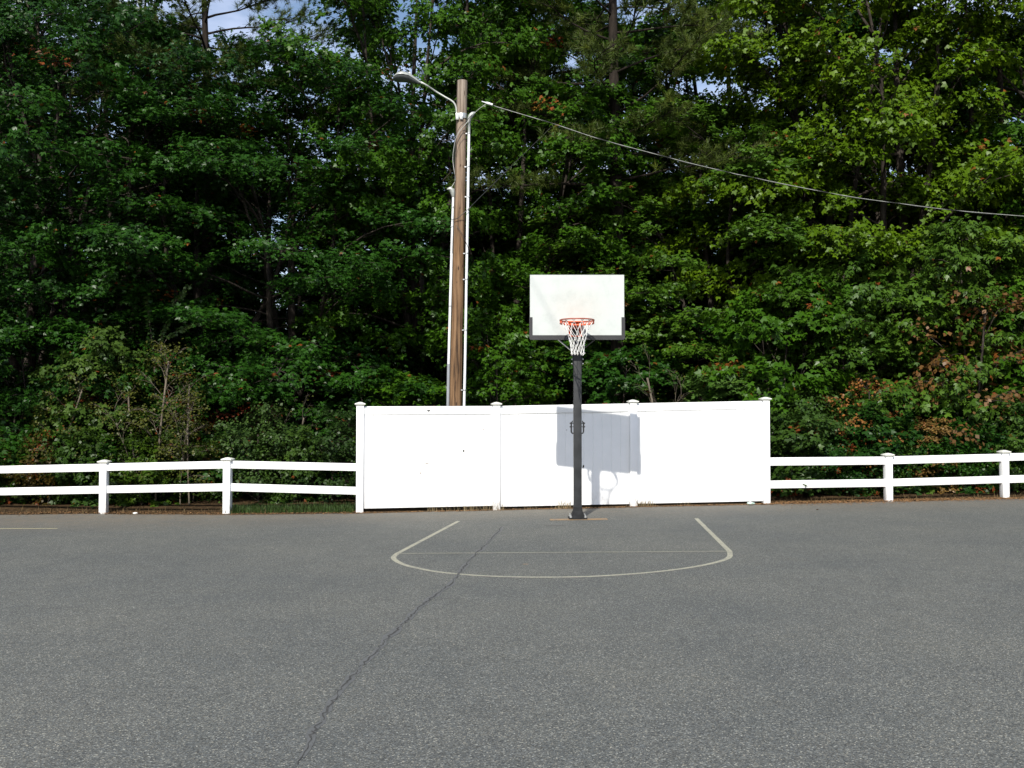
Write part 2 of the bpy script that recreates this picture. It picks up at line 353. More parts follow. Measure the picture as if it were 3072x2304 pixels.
# asphalt slab: one sheet with a ragged far edge
a = MB(); near = []; far = []
for i in range(601):
    x = -60 + 0.2*i
    far.append((x, edge_y(x) + 0.03*math.sin(x*3.1) + rg.uniform(-.018,.018), SLOPE*x))
    near.append((x, -80, SLOPE*x))
a.add(near+far, [(i, i+1, 601+i+1, 601+i) for i in range(600)])
tag(a.build('parking_lot', M_ASPH), kind='structure')

# ------------------------------------------------------------------ painted court markings
def strip(name, pts, width, m, lift=0.003):
    pts = [Vector((p[0], p[1], 0)) for p in pts]; s = MB(); vs = []
    for i, p in enumerate(pts):
        t = (pts[min(i+1, len(pts)-1)] - pts[max(i-1, 0)]).normalized(); nrm = Vector((-t.y, t.x, 0))
        wd = width[i] if hasattr(width, '__len__') else width
        for q in (p + nrm*wd/2, p - nrm*wd/2): vs.append((q.x, q.y, gz(q.x)+lift))
    s.add(vs, [(2*i, 2*i+1, 2*i+3, 2*i+2) for i in range(len(pts)-1)])
    return tag(s.build(name, m), kind='structure')
K = 1.38878
lt = on_ground(990*K, 1126*K); lb = on_ground(858*K, 1196*K); rt = on_ground(1504*K, 1120*K); rb = on_ground(1576*K, 1191*K)
# the outline runs down the left side, round the bulge and back up the right side
bul = [(850,1206),(868,1218),(900,1227),(950,1236),(1020,1242.5),(1100,1246),(1180,1247),(1270,1245.5),(1350,1241),(1430,1234),(1500,1224.5),(1550,1214),(1575,1204)]
def smooth(pts, n=8):
    P = [Vector(p) for p in pts]; outp = []
    for i in range(len(P)-1):
        p0 = P[max(i-1,0)]; p1 = P[i]; p2 = P[i+1]; p3 = P[min(i+2, len(P)-1)]
        for k in range(n):
            t = k/n
            outp.append(0.5*((2*p1)+(p2-p0)*t+(2*p0-5*p1+4*p2-p3)*t*t+(3*p1-p0-3*p2+p3)*t**3))
    outp.append(P[-1]); return outp
curve_l = smooth([lb] + [on_ground(x*K, y*K) for x, y in bul] + [rb])
side_l = [lt + (lb-lt)*k/10 for k in range(11)]; side_r = [rb + (rt-rb)*k/10 for k in range(11)]
path = side_l[:-1] + curve_l + side_r[1:]
strip('painted_key_outline', path, 0.062, M_PW, 0.002)
strip('painted_free_throw_line', [lb + (rb-lb)*k/20 for k in range(21)], 0.050, M_PFAINT, 0.003)
p0 = on_ground(-60, 1586); p1 = on_ground(172, 1586)
strip('painted_parking_line', [p0 + (p1-p0)*k/6 for k in range(7)], 0.07, M_PY)
pp = on_ground(1558*1.0+0, 0) if False else None
q0 = on_ground(1650, 1559.5); q1 = on_ground(1822, 1557.5)
strip('painted_ochre_bar', [q0 + (q1-q0)*k/6 for k in range(7)], 0.24, M_PO)
q0 = on_ground(1569, 1693.5); q1 = on_ground(1585, 1693); 
strip('painted_ochre_dash', [q0, (q0+q1)/2 + Vector((0,0.01,0)), q1], 0.035, M_PO)
# crack in the asphalt
cr = [(1085,1138),(1062,1165),(1045,1180),(1020,1205),(1005,1222),(995,1236),(972,1262),(955,1275),(930,1294),(905,1312),(880,1338),(868,1352),(840,1374),(815,1405),(790,1430),(770,1452),(742,1478),(718,1515),(700,1545),(682,1572),(668,1600),(640,1659)]
cp = []
rc = random.Random(8)
base_c = [on_ground(x*K, y*K) for x, y in cr]
for i in range(len(base_c)-1):
    for k in range(9):
        p = base_c[i].lerp(base_c[i+1], k/9); cp.append((p.x + rc.uniform(-.016,.016), p.y + rc.uniform(-.02,.02)))
wd = [max(0.002, 0.011 + 0.005*math.sin(i*0.37) + rc.uniform(-.005,.007)) * (1.0 if i < 110 else 0.7) for i in range(len(cp))]
strip('crack_stain', cp[::3], [w_*3.6+.012 for w_ in wd[::3]], paint_mat('worn_dark_seam', (0.076,0.079,0.076), 0.88), 0.002)
strip('asphalt_crack', cp, wd, M_CRACK, 0.004)
# small dark drain-off stain in front of the post
st = MB(); c = on_ground(1670, 1577); vs = []
for k in range(20):
    t = 2*math.pi*k/20; vs.append((c.x+0.17*math.cos(t)*(1+.15*math.sin(3*t)), c.y+0.06*math.sin(t), gz(c.x)+0.002))
st.add(vs, [tuple(range(20))]); tag(st.build('tar_patch', simple('tar_patch', (0.075,0.072,0.066), 0.9)), kind='structure')

# ------------------------------------------------------------------ fences
FP = {}    # tall fence post bases
tall_px = [(1079,1537,1206),(1489,1529.5,1206),(1898,1522,1199),(2298,1510,1191)]
tall = []
for px, pb, ptp in tall_px:
    b_ = on_ground(px, pb); t_ = at(px, ptp, b_.y); tall.append((b_, t_.z))
A_, B_ = tall[0][0], tall[3][0]
fdir = Vector((B_.x-A_.x, B_.y-A_.y, 0)).normalized()
for i in (1,2):                                   # keep the four posts in line
    b_, tz = tall[i]; k = (b_.x-A_.x)/(B_.x-A_.x); yy = A_.y + (B_.y-A_.y)*k
    px = tall_px[i][0]; x = (px-IW/2)/F*yy
    tall[i] = (Vector((x, yy, gz(x))), CAMZ + (tz-CAMZ)*yy/b_.y)
FROT = Matrix.Rotation(math.atan2(fdir.y, fdir.x), 3, 'Z')
def post(base, top, parent, wdt=0.127, rot=FROT, cap_w=0.185):
    s = MB(); s.box((base.x, base.y, (base.z-0.02+top-0.055)/2), (wdt, wdt, top-0.055-base.z+0.02), rot, 0.006)
    p = s.build('post', M_VINYL, parent)
    c = MB()
    zc = top-0.055
    prof = [(wdt/2+0.004, -0.012), (cap_w/2-0.008, 0.006), (cap_w/2, 0.012), (cap_w/2, 0.026), (cap_w/2-0.012, 0.032), (0.03, 0.052), (0.004, 0.056)]
    vs = []
    for r_, z in prof:
        for sx, sy in ((-1,-1),(1,-1),(1,1),(-1,1)):
            q = rot @ Vector((sx*r_, sy*r_, 0)); vs.append((base.x+q.x, base.y+q.y, zc+z))
    fs = [(i*4+k, i*4+(k+1) % 4, (i+1)*4+(k+1) % 4, (i+1)*4+k) for i in range(len(prof)-1) for k in range(4)]
    fs += [(3,2,1,0), tuple((len(prof)-1)*4+k for k in range(4))]
    c.add(vs, fs); c.build('post_cap', M_CAP, p)
    return p
fence = empty('privacy_fence', A_, 'tall solid white vinyl fence of three panels behind the basketball hoop', 'fence')
for b_, tz in tall: post(b_, tz, fence)
fn = Vector((fdir.y, -fdir.x, 0))      # towards the camera
# rail top lines in the photo
rail_px = [((1101,1218),(1465,1219)),((1511,1218.5),(1873,1208)),((1921,1208),(2270,1205))]
rail_px = [((1090,1219.5),(1478,1218.0)),((1500,1218.0),(1888,1210.5)),((1910,1210),(2288,1202.5))]
panels = []
for i in range(3):
    P0, P1 = tall[i][0], tall[i+1][0]
    s0, s1 = P0 + fdir*0.0635, P1 - fdir*0.0635
    (ax, ay), (bx, by) = rail_px[i]
    z0 = at(ax, ay, s0.y).z; z1 = at(bx, by, s1.y).z
    a_ = Vector((s0.x, s0.y, z0-0.072)); c_ = Vector((s1.x, s1.y, z1-0.072))
    r_ = MB(); r_.bar(a_, c_, 0.052, 0.144, 0.005); r_.build('top_rail', M_VINYL, fence)
    # tongue and groove boards, as one panel mesh with real grooves
    nb = 14; s = MB(); L_ = (s1-s0).length
    gap = 0.045
    for k in range(nb):
        u0 = (k*L_/nb); u1 = ((k+1)*L_/nb)
        q = [(u0, -0.006), (u0+0.006, 0.0), (u1-0.006, 0.0), (u1, -0.006)]
        vs = []
        for u, off in q:
            t = u/L_; X = s0 + fdir*u; zt = z0 + (z1-z0)*t - 0.144; zb = gz(X.x) + gap + (0.02 if i == 0 else 0.0)
            F_ = X + fn*(0.011+off)
            vs += [(F_.x, F_.y, zb), (F_.x, F_.y, zt)]
        n0 = len(vs)
        for u in (u0, u1):
            t = u/L_; X = s0 + fdir*u; zt = z0 + (z1-z0)*t - 0.144; zb = gz(X.x) + gap + (0.02 if i == 0 else 0.0); F_ = X - fn*0.011
            vs += [(F_.x, F_.y, zb), (F_.x, F_.y, zt)]
        s.add(vs, [(0,2,3,1),(2,4,5,3),(4,6,7,5),(9,11,10,8),(8,10,6,4,2,0)])
    pn = s.build('panel', M_VINYL, fence); panels.append(pn)
    for q_, zt_ in ((s0 + fdir*0.012, z0), (s1 - fdir*0.012, z1)):
        ch = MB(); ch.box((q_.x, q_.y, (zt_-0.144+gz(q_.x)+0.06)/2), (0.022, 0.034, zt_-0.144-gz(q_.x)-0.07), FROT, 0.002); ch.build('side_channel', M_VINYL, fence)
def fence_pt(px, py, off=0.0135):
    u = (px-IW/2)/F        # intersect with the fence plane
    v = (IH/2-py)/F; y = math.cos(PITCH) - v*math.sin(PITCH); z = math.sin(PITCH)+v*math.cos(PITCH)
    d = Vector((u, y, z)); o = Vector((0,0,CAMZ)); P = A_ + fn*off
    k = (P-o).dot(fn)/d.dot(fn); return o + d*k
def blotch(px, py, w_, h_, m, pi, seed, tilt=0, off=0.0135, name='hole'):
    rr = random.Random(seed); c = fence_pt(px, py, off); s = MB(); vs = []
    for k in range(11):
        t = 2*math.pi*k/11; q = 1.45*rr.uniform(.7, 1.15); a1 = w_*math.cos(t)*q; b1 = h_*math.sin(t)*q
        a2 = a1*math.cos(tilt)-b1*math.sin(tilt); b2 = a1*math.sin(tilt)+b1*math.cos(tilt)
        p = c + fdir*a2 + Vector((0,0,b2)); vs.append(p)
    vs2 = [Vector(p)-fn*0.002 for p in vs]
    s.add(vs+vs2, [tuple(range(11))] + [(i, i+11, (i+1) % 11+11, (i+1) % 11) for i in range(11)]); s.build(name, m, panels[pi])
for i, (x, y, w_, h_, mm_, pi, tl) in enumerate([(1286,1232,.022,.010,M_HOLE,0,0.1),(1700,1290,.006,.006,M_SCUFF,1,0),(1120,1440,.010,.005,M_SCUFF,0,.4),(1985,1460,.008,.006,M_SCUFF,2,0),(2110,1500,.012,.005,M_SCUFF,2,.2),(1560,1480,.010,.006,M_SCUFF,1,.5),(1315,1330,.010,.006,M_SCUFF,0,1.0),(1391,1353,.012,.020,M_HOLE,0,0.0),
        (1368,1355,.016,.004,M_SCUFF,0,0),(1451,1289,.010,.009,M_SCUFF,0,0),(1219,1393,.006,.008,M_SCUFF,0,0),(1281,1390,.028,.006,M_SCUFF,0,0.05),(1262,1419,.018,.008,M_SCUFF,0,0.8),
        (1750,1400,.009,.022,M_HOLE,1,-.2),(2073,1323,.015,.020,M_HOLE,2,-.5),(1929,1389,.012,.022,M_HOLE,2,-.3),(1951,1381,.006,.006,M_SCUFF,2,0),(2014,1488,.010,.006,M_SCUFF,2,.3),(2023,1499,.006,.008,M_SCUFF,2,0)]):
    blotch(x, y, w_, h_, mm_, pi, i+40, tl, off=(0.030 if y == 1232 else 0.0135), name='hole' if mm_ is M_HOLE else 'scuff')

def rail_fence(name, label, posts, rails, first_free, attach):
    """posts: [(px, base, top)], rails: per bay [(x0px,top0,bot0),(x1px,top1,bot1)] twice; attach: existing base vector at one end"""
    bs = []
    for px, pb, ptp in posts:
        b_ = on_ground(px, pb); bs.append((b_, at(px, ptp, b_.y).z))
    fe = empty(name, bs[0][0], label, 'fence')
    rots = []
    ends = [b for b, _ in bs]
    for i, (b_, tz) in enumerate(bs):
        post(b_, tz, fe, 0.127, Matrix.Rotation(math.radians(first_free[i]), 3, 'Z'))
    for (e0, e1, tops) in rails:
        P0 = ends[e0] if isinstance(e0, int) else e0; P1 = ends[e1] if isinstance(e1, int) else e1
        d = Vector((P1.x-P0.x, P1.y-P0.y, 0)).normalized(); a0 = P0 + d*0.060; a1 = P1 - d*0.060
        for (y0, y1, hh) in tops:
            pxa = a0; pa = CAMZ; 
            za = CAMZ + (1252-y0)/F*a0.y; zb = CAMZ + (1252-y1)/F*a1.y; h_ = hh/F*a0.y
            r_ = MB(); r_.bar((a0.x, a0.y, za-h_/2), (a1.x, a1.y, zb-h_/2), 0.045, h_, 0.005); r_.build('rail', M_VINYL, fe)
    return fe
A_left = tall[0][0]; B_right = tall[3][0]
off_l = on_ground(-80, 1535)
rail_fence('rail_fence', 'white two-rail vinyl fence left of the tall white panels', [(682,1541.5,1372),(311,1539,1379),(-62,1535.5,1389)],
    [(0, A_left, [(1382,1390,22.5),(1449.5,1460,23)]), (1, 0, [(1390,1382.5,22),(1456.5,1450,22)]), (2, 1, [(1398.5,1391,22),(1464,1457,22)])], [-6,-2,-2], None)
rail_fence('rail_fence', 'white two-rail vinyl fence right of the tall white panels', [(2665,1503,1359),(3014,1494,1350),(3370,1486,1342)],
    [(B_right, 0, [(1372.5,1369.5,24),(1441.5,1436.5,23)]), (0, 1, [(1369,1361,23),(1436,1427,22)]), (1, 2, [(1360,1353,22),(1426,1418,22)])], [7,7,7], None)

# ------------------------------------------------------------------ basketball hoop
PB = on_ground(1733, 1556); PX, PY, PZ = PB.x, PB.y, PB.z
hoop = empty('basketball_hoop', PB, 'basketball hoop on a square black post with white backboard in front of the white fence', 'basketball hoop')
BY = PY - 0.40      # front face of the board
zt_post = at(1733, 940, PY).z
zt_post -= 0.22
s = MB(); s.box((PX, PY, (PZ+0.02+zt_post+0.12)/2), (0.127, 0.127, zt_post+0.12-PZ-0.02), None, 0.008)
pst = s.build('post', M_BLACK, hoop)
s = MB(); s.box((PX, PY, PZ+0.016), (0.29, 0.29, 0.024), None, 0.003); bpl = s.build('base_plate', M_BASE, hoop)
for sx in (-1,1):
    for sy in (-1,1):
        s = MB(); s.tube([(PX+sx*0.115, PY+sy*0.115, PZ+0.028), (PX+sx*0.115, PY+sy*0.115, PZ+0.075)], 0.010, 8)
        s.tube([(PX+sx*0.115, PY+sy*0.115, PZ+0.028), (PX+sx*0.115, PY+sy*0.115, PZ+0.05)], 0.02, 6, smooth=False); s.build('anchor_bolt', M_STEEL, bpl)
s = MB()            # flared gussets
vs = []
for r_, z in ((0.116, 0.028), (0.105, 0.05), (0.074, 0.13), (0.0655, 0.19)):
    for sx, sy in ((-1,-1),(1,-1),(1,1),(-1,1)): vs.append((PX+sx*r_, PY+sy*r_, PZ+z))
s.add(vs, [(i*4+k, i*4+(k+1) % 4, (i+1)*4+(k+1) % 4, (i+1)*4+k) for i in range(3) for k in range(4)] + [(3,2,1,0),(12,13,14,15)])
s.build('gusset', M_BASE, hoop)
# padlock-style U handles behind the post
for sx in (-1, 1):
    s = MB(); x0 = PX + sx*0.060; x1 = PX + sx*0.098; zc = at(1733, 1300, PY).z; zu = at(1733, 1270, PY).z
    s.tube([(x0-sx*.01, PY+0.02, zc), (x0+sx*.02, PY+0.02, zc), (x1-sx*.006, PY+0.02, zc+0.012), (x1, PY+0.02, zc+0.035), (x1, PY+0.02, zu+0.02)], 0.012, 8)
    s.build('hook_bracket', M_WIRE, pst)
    s = MB()
    for dz in (0.0, -0.055): s.tube([(PX+sx*0.060, PY+0.02, zu+dz), (PX+sx*0.122, PY+0.02, zu+dz)], 0.006, 8); s.box((PX+sx*0.116, PY+0.02, zu+dz), (0.012,0.022,0.022))
    s.tube([(PX+sx*0.078, PY+0.0, zu+0.04), (PX+sx*0.1, PY+0.02, zu-0.03)], 0.008, 6)
    s.build('bolt', M_WIRE, pst)
# sleeve seam and adjusters at the top of the post
s = MB(); zs = at(1733, 1122, PY).z; s.box((PX, PY, zs), (0.133, 0.133, 0.012), None, 0.003); s.build('collar', M_BLACK, pst)
for sx in (-1, 1):
    s = MB(); zc = at(1733, 1078, PY).z
    s.box((PX+sx*0.071, PY-0.02, zc), (0.012, 0.075, 0.20), None, 0.002); pl = s.build('side_plate', M_BLACK, hoop)
    for dz in (-0.07, 0.0, 0.07):
        s = MB(); s.tube([(PX+sx*0.074, PY-0.02, zc+dz), (PX+sx*0.097, PY-0.02, zc+dz)], 0.012, 6, smooth=False); s.build('bolt', M_STEEL, pl)
# backboard: solid plate with notched lower corners
bx0 = at(1590, 900, BY).x; bx1 = at(1872.5, 900, BY).x; bz1 = at(1700, 824.5, BY).z; bzn = at(1700, 951.5, BY).z; bz0 = at(1700, 1005.5, BY).z
ix0 = at(1597.5, 980, BY).x; ix1 = at(1864.5, 980, BY).x
def prism(s, poly, y0, y1):
    n_ = len(poly); vs = [(x, y0, z) for x, z in poly] + [(x, y1, z) for x, z in poly]
    s.add(vs, [tuple(range(n_)), tuple(range(2*n_-1, n_-1, -1))] + [(i, n_+i, n_+(i+1) % n_, (i+1) % n_) for i in range(n_)])
s = MB(); prism(s, [(bx0,bz1),(bx0,bzn),(ix0,bzn),(ix0,bz0),(ix1,bz0),(ix1,bzn),(bx1,bzn),(bx1,bz1)][::-1], BY, BY+0.03)
bd = s.build('backboard', M_BOARD, hoop)
# protective edge padding along the bottom
pz = at(1700, 1019, BY).z; e0 = bx0-0.010; e1 = bx1+0.010
s = MB(); prism(s, [(e0,bzn-0.002),(e0,pz+0.02),(e0+0.02,pz),(e1-0.02,pz),(e1,pz+0.02),(e1,bzn-0.002),(ix1+0.001,bzn-0.002),(ix1+0.001,bz0-0.001),(ix0-0.001,bz0-0.001),(ix0-0.001,bzn-0.002)][::-1], BY-0.012, BY+0.05)
s.build('edge_padding', M_PAD, bd)
s = MB()          # back frame of the board
for z in (bz1-0.12, bz0+0.18): s.box(((bx0+bx1)/2, BY+0.055, z), (bx1-bx0-0.1, 0.045, 0.045), None, 0.003)
for x in (bx0+0.07, bx1-0.07, PX-0.2, PX+0.2): s.box((x, BY+0.052, (bz0+bz1)/2), (0.04, 0.035, bz1-bz0-0.12), None, 0.003)
s.build('back_frame', M_BLACK, bd)
# extension arms and struts
for dz in (-.02, 0.20):
    s = MB(); s.box((PX, (PY+BY)/2+0.0, zt_post-0.12+dz), (0.10, PY-BY-0.14, 0.05), None, 0.004); s.build('extension_arm', M_BLACK, hoop)
for sx, (ax, ay), (cx_, cy_) in ((-1, (1671,1016), (1715,1056)), (1, (1785,1018), (1756,1050))):
    A1 = at(ax, ay, BY+0.06); C1 = at(cx_, cy_, PY-0.02); C1.x = PX + sx*0.07
    s = MB(); s.bar(A1, C1, 0.022, 0.012, 0.002); s.build('strut', M_STEEL if sx < 0 else M_BLACK, hoop)
# rim: ring, mount block, lower brace ring, net hooks
RR = 0.258; RYc = BY - 0.15 - RR; RZ = at(1731, 960.5, RYc).z
RX = at(1731, 960, RYc).x
s = MB(); s.ring((RX, RYc, RZ), RR, 0.0105, 48, 8); rim = s.build('rim', M_ORANGED, hoop)
s = MB(); s.ring((RX, RYc, RZ-0.048), RR-0.006, 0.014, 36, 6, arc=(R(-18), R(198)), closed=False)
for k in range(25):
    t = R(-18 + 9*k); s.tube([(RX+RR*math.cos(t), RYc+RR*math.sin(t), RZ), (RX+(RR-.006)*math.cos(t), RYc+(RR-.006)*math.sin(t), RZ-0.052)], 0.008, 5)
s.build('brace_ring', M_ORANGE, rim)
s = MB(); zb_ = at(1731, 1003, BY).z
s.box((RX, BY-0.012, (RZ+zb_)/2-0.01), (0.205, 0.024, RZ-zb_+0.05), None, 0.004)
vs = [(RX-0.10, BY-0.024, RZ+0.008), (RX+0.10, BY-0.024, RZ+0.008), (RX+0.15, BY-0.19, RZ+0.008), (RX-0.15, BY-0.19, RZ+0.008)]
vs += [(x, y, z-0.014) for x, y, z in vs]
s.add(vs, [(3,2,1,0),(4,5,6,7),(0,1,5,4),(1,2,6,5),(2,3,7,6),(3,0,4,7)])
for sx in (-1, 1):
    vs = [(RX+sx*0.085, BY-0.024, RZ-0.006), (RX+sx*0.085, BY-0.17, RZ-0.006), (RX+sx*0.085, BY-0.024, zb_)]
    vs += [(x+sx*0.006, y, z) for x, y, z in vs]
    s.add(vs, [(0,1,2),(5,4,3),(0,3,4,1),(1,4,5,2),(2,5,3,0)])
s.build('mount_bracket', M_ORANGE, rim)
s = MB(); s.box((RX, BY-0.03, (RZ+zb_)/2-0.06), (0.11, 0.012, 0.10), None, 0.003)
for dx in (-.055,.055):
    for dz in (-.03, .03): s.tube([(RX+dx, BY-0.03, (RZ+zb_)/2+dz-.06), (RX+dx, BY-0.042, (RZ+zb_)/2+dz-.06)], 0.009, 6)
s.build('spring_housing', M_BLACK, rim)
hooks = 12
for k in range(hooks):
    s = MB()
    t = 2*math.pi*(k+.5)/hooks; c = Vector((RX+(RR-.012)*math.cos(t), RYc+(RR-.012)*math.sin(t), RZ-0.012)); tn = Vector((-math.sin(t), math.cos(t), 0))
    s.tube([c - tn*0.02 + Vector((0,0,.006)), c - tn*0.01 + Vector((0,0,-.014)), c + Vector((0,0,-.004)), c + tn*0.01 + Vector((0,0,-.014)), c + tn*0.02 + Vector((0,0,.006))], 0.0035, 5); s.build('net_hook', M_ORANGED, rim)
# net: cords zigzag down from the hooks, hourglass shape
znb = at(1733, 1064, RYc).z; Ln = RZ - 0.02 - znb
prof = [(0.0, RR-0.013), (0.22, 0.185), (0.42, 0.140), (0.60, 0.115), (0.80, 0.098), (1.0, 0.100)]
def nr(u):
    for (u0, r0), (u1, r1) in zip(prof, prof[1:]):
        if u <= u1: return r0 + (r1-r0)*(u-u0)/(u1-u0)
    return prof[-1][1]
s = MB(); rn = random.Random(5)
levels = [0, 0.30, 0.48, 0.64, 0.79, 0.92]
knots = {}
for li, u in enumerate(levels):
    for k in range(hooks):
        t = 2*math.pi*(k+.5+(0.5 if li % 2 else 0))/hooks + (rn.uniform(-.06,.06) if li else 0)
        r_ = nr(u)*(1+(rn.uniform(-.06,.06) if li else 0)); knots[li, k] = Vector((RX+r_*math.cos(t)+0.008*u, RYc+r_*math.sin(t), RZ-0.02-Ln*(u + (rn.uniform(-.015,.015) if li else 0))))
for li in range(len(levels)-1):
    for k in range(hooks):
        p = knots[li, k]
        for q in ((k, (k-1) % hooks) if li % 2 == 0 else (k, (k+1) % hooks)):
            q_ = knots[li+1, q]; mid = (p+q_)/2; mid.z -= 0.006
            s.tube([p, mid, q_], 0.0034, 5)
for k in range(hooks):      # end loops
    p = knots[len(levels)-1, k]; a1 = rn.uniform(-.012,.012); dz = rn.uniform(.03,.05)
    s.tube([p, p+Vector((a1-.01,-.004,-dz*.6)), p+Vector((a1,0,-dz)), p+Vector((a1+.012,.004,-dz*.5)), p], 0.0042, 5)
s.build('net', M_NET, hoop)

# ------------------------------------------------------------------ utility pole with lamp
UD = 19.6
pb_ = at(984, 0, UD); ub = at(1357, 1560, UD); ub.z = 0.0
bot = at(982*K+3, 1216, UD); top = at(1387, 243, UD)
ax = (top-bot).normalized(); foot = bot - ax*((bot.z+0.4)/ax.z)
up = empty('utility_pole', (foot.x, foot.y, gz(foot.x)), 'weathered brown wooden utility pole with a street lamp behind the tall white fence', 'utility pole')
def on_pole(z): return foot + ax*((z-foot.z)/ax.z)
n_ = 26; pts = [foot + (top-foot)*i/n_ for i in range(n_+1)]
rads = [0.128 - 0.026*i/n_ for i in range(n_+1)]
s = MB(); s.tube(pts, rads, 20)
s.tube([top, top+Vector((0,0,0.004))], [0.098,0.09], 20); s.build('shaft', M_POLE, up)
# conduits
def conduit(pxs, m0, m1=None, split=None, off=-0.10, r_=0.026):
    P = [at(x, y, UD+off) for x, y in pxs]
    if m1 is None: s = MB(); s.tube(P, r_, 12); return s.build('conduit', m0, up), P
    return None, P
c1, P1 = conduit([(1389,1300),(1392.5,1216),(1396,1050),(1399,858),(1403,640),(1407,395)], M_PVC)
for x, y in ((1393.6,1170),(1396.5,990),(1399,838),(1400,760),(1404,500),(1407,400),(1405,590)):
    c = at(x, y, UD-0.10); s = MB(); s.tube([c-Vector((0,0,0.012)), c+Vector((0,0,0.012))], 0.033, 12); s.bar(c+Vector((-.07,.02,0)), c+Vector((0,.02,0)), 0.02, 0.02)
    s.build('clamp', M_STEEL, c1)
s = MB(); h0 = at(1407, 397, UD-0.10)      # weatherhead: drooping hood
s.tube([h0, at(1407.5, 362, UD-.1), at(1408.5, 355, UD-.1), at(1412, 348, UD-.1), at(1418, 341, UD-.1), at(1424, 337, UD-.1), at(1423.5, 335.5, UD-.1)], [0.028,0.028,0.040,0.050,0.042,0.020,0.010], 12); s.build('weatherhead', M_ALU, c1)
c2, P2 = conduit([(1345.8,1094),(1350.5,919),(1356,720),(1360,590)], M_PVC, off=-0.04)
s = MB(); s.tube([at(1341.5,1320,UD-.04), at(1343.7,1218,UD-.04), at(1346,1092,UD-.04)], 0.031, 12); s.build('conduit_foot', M_PVCG, c2)
s = MB(); s.tube([at(1360,592,UD-.04), at(1360,582,UD-.04), at(1357,572,UD-.04), at(1350,566,UD-.06), at(1343,567,UD-.07), at(1341.5,569,UD-.07)], [0.03,0.052,0.058,0.045,0.02,0.01], 12); s.build('weatherhead', M_ALU, c2)
for x, y in ((1358.5,622),(1356.5,680),(1350.5,918)):
    c = at(x, y, UD-.04); s = MB(); s.tube([c-Vector((0,0,0.012)), c+Vector((0,0,0.012))], 0.033, 12); s.bar(c, c+Vector((.08,.03,0)), 0.02, 0.02); s.build('clamp', M_STEEL, c2)
# lamp arm and cobra head
s = MB(); s.tube(smooth([at(x, y, UD-0.03-(0.10 if x < 1300 else 0)) for x, y in ((1369.5,358),(1370,338),(1367,318),(1357,304),(1335,291),(1305,273),(1280,256),(1262,246))], 4), 0.019, 10)
arm = s.build('lamp_arm', M_ALU, up)
for yv in (347,):
    c = on_pole(at(1383, 350, UD).z); s = MB(); s.tube([c-ax*0.05, c+ax*0.05], 0.118, 20); s.box(at(1372,350,UD-.11), (0.06,0.05,0.13), None, .004); s.box(at(1384,350,UD-.13), (0.06,0.03,0.11), None, .004); s.build('pole_clamp', M_STEEL, arm)
HY = UD-0.14
hp = [(1268,249.5,.030,.028),(1258,244,.045,.040),(1245,236,.075,.058),(1228,229,.150,.085),(1208,226,.190,.095),(1193,228,.175,.078),(1183,232,.120,.046),(1178.5,235.5,.030,.014)]
def loft(s, secs, lower, n=14):
    vs = []
    for c, wy, hz in secs:
        for k in range(n+1):
            t = math.pi*k/n * (-1 if lower else 1)
            vs.append(c + Vector((0, wy*math.cos(t), hz*math.sin(t))))
    m_ = n+1; fs = []
    for i in range(len(secs)-1):
        for k in range(n): fs.append((i*m_+k, i*m_+k+1, (i+1)*m_+k+1, (i+1)*m_+k))
        fs.append((i*m_+n, i*m_, (i+1)*m_, (i+1)*m_+n))
    fs += [tuple(range(m_)), tuple((len(secs)-1)*m_+k for k in range(m_-1,-1,-1))]
    s.add(vs, fs, True)
s = MB(); loft(s, [(at(x, y+4, HY), wy, hz) for x, y, wy, hz in hp], False); head = s.build('lamp_head', M_ALU, arm)
s = MB(); s.tube([at(1229,222,HY), at(1229,216.5,HY)], 0.022, 10); s.build('photocell', M_PVC, head)
s = MB(); loft(s, [(at(x, y+4.6, HY), wy*.92, hz*1.0) for x, y, wy, hz in hp[1:-1]], True); s.build('lamp_lens', M_LENS, head)
# cords between the two conduits and along the pole
def cable(pts, r_, m, parent=None, name='cord', n=6):
    s = MB(); s.tube(smooth(pts, n), r_, 6); return s.build(name, m, parent)
cable([at(1415,342,UD-.17), at(1402,366,UD-.18), at(1380,392,UD-.18), at(1368,415,UD-.16), at(1361,448,UD-.12), at(1358.5,480,UD-.08), at(1363,515,UD-.08), at(1366,538,UD-.08), at(1360,553,UD-.08), at(1351,566,UD-.09)], 0.0065, M_GWIRE, up)
cable([at(1415,343,UD-.17), at(1404,372,UD-.18), at(1388,400,UD-.185), at(1372,430,UD-.17), at(1366,460,UD-.14)], 0.005, M_WIRE, up)
cable([at(1416,343,UD-.17), at(1400,362,UD-.19), at(1378,384,UD-.185), at(1366,425,UD-.15), at(1364,560,UD-.13), at(1357,760,UD-.12)], 0.005, M_WIRE, up)
cable([at(1355,658,UD-.09), at(1372,655,UD-.16), at(1390,640,UD-.18), at(1412,621,UD-.17)], 0.007, M_WIRE, up)
cable([at(1369,676,UD-.15), at(1385,700,UD-.17), at(1404,742,UD-.12), at(1402,752,UD-.1)], 0.005, M_WIRE, up)
cable([at(1424,340,UD-.12), at(1433,330,UD-.12), at(1457,312,UD-.12)], 0.005, M_STEELC, up)
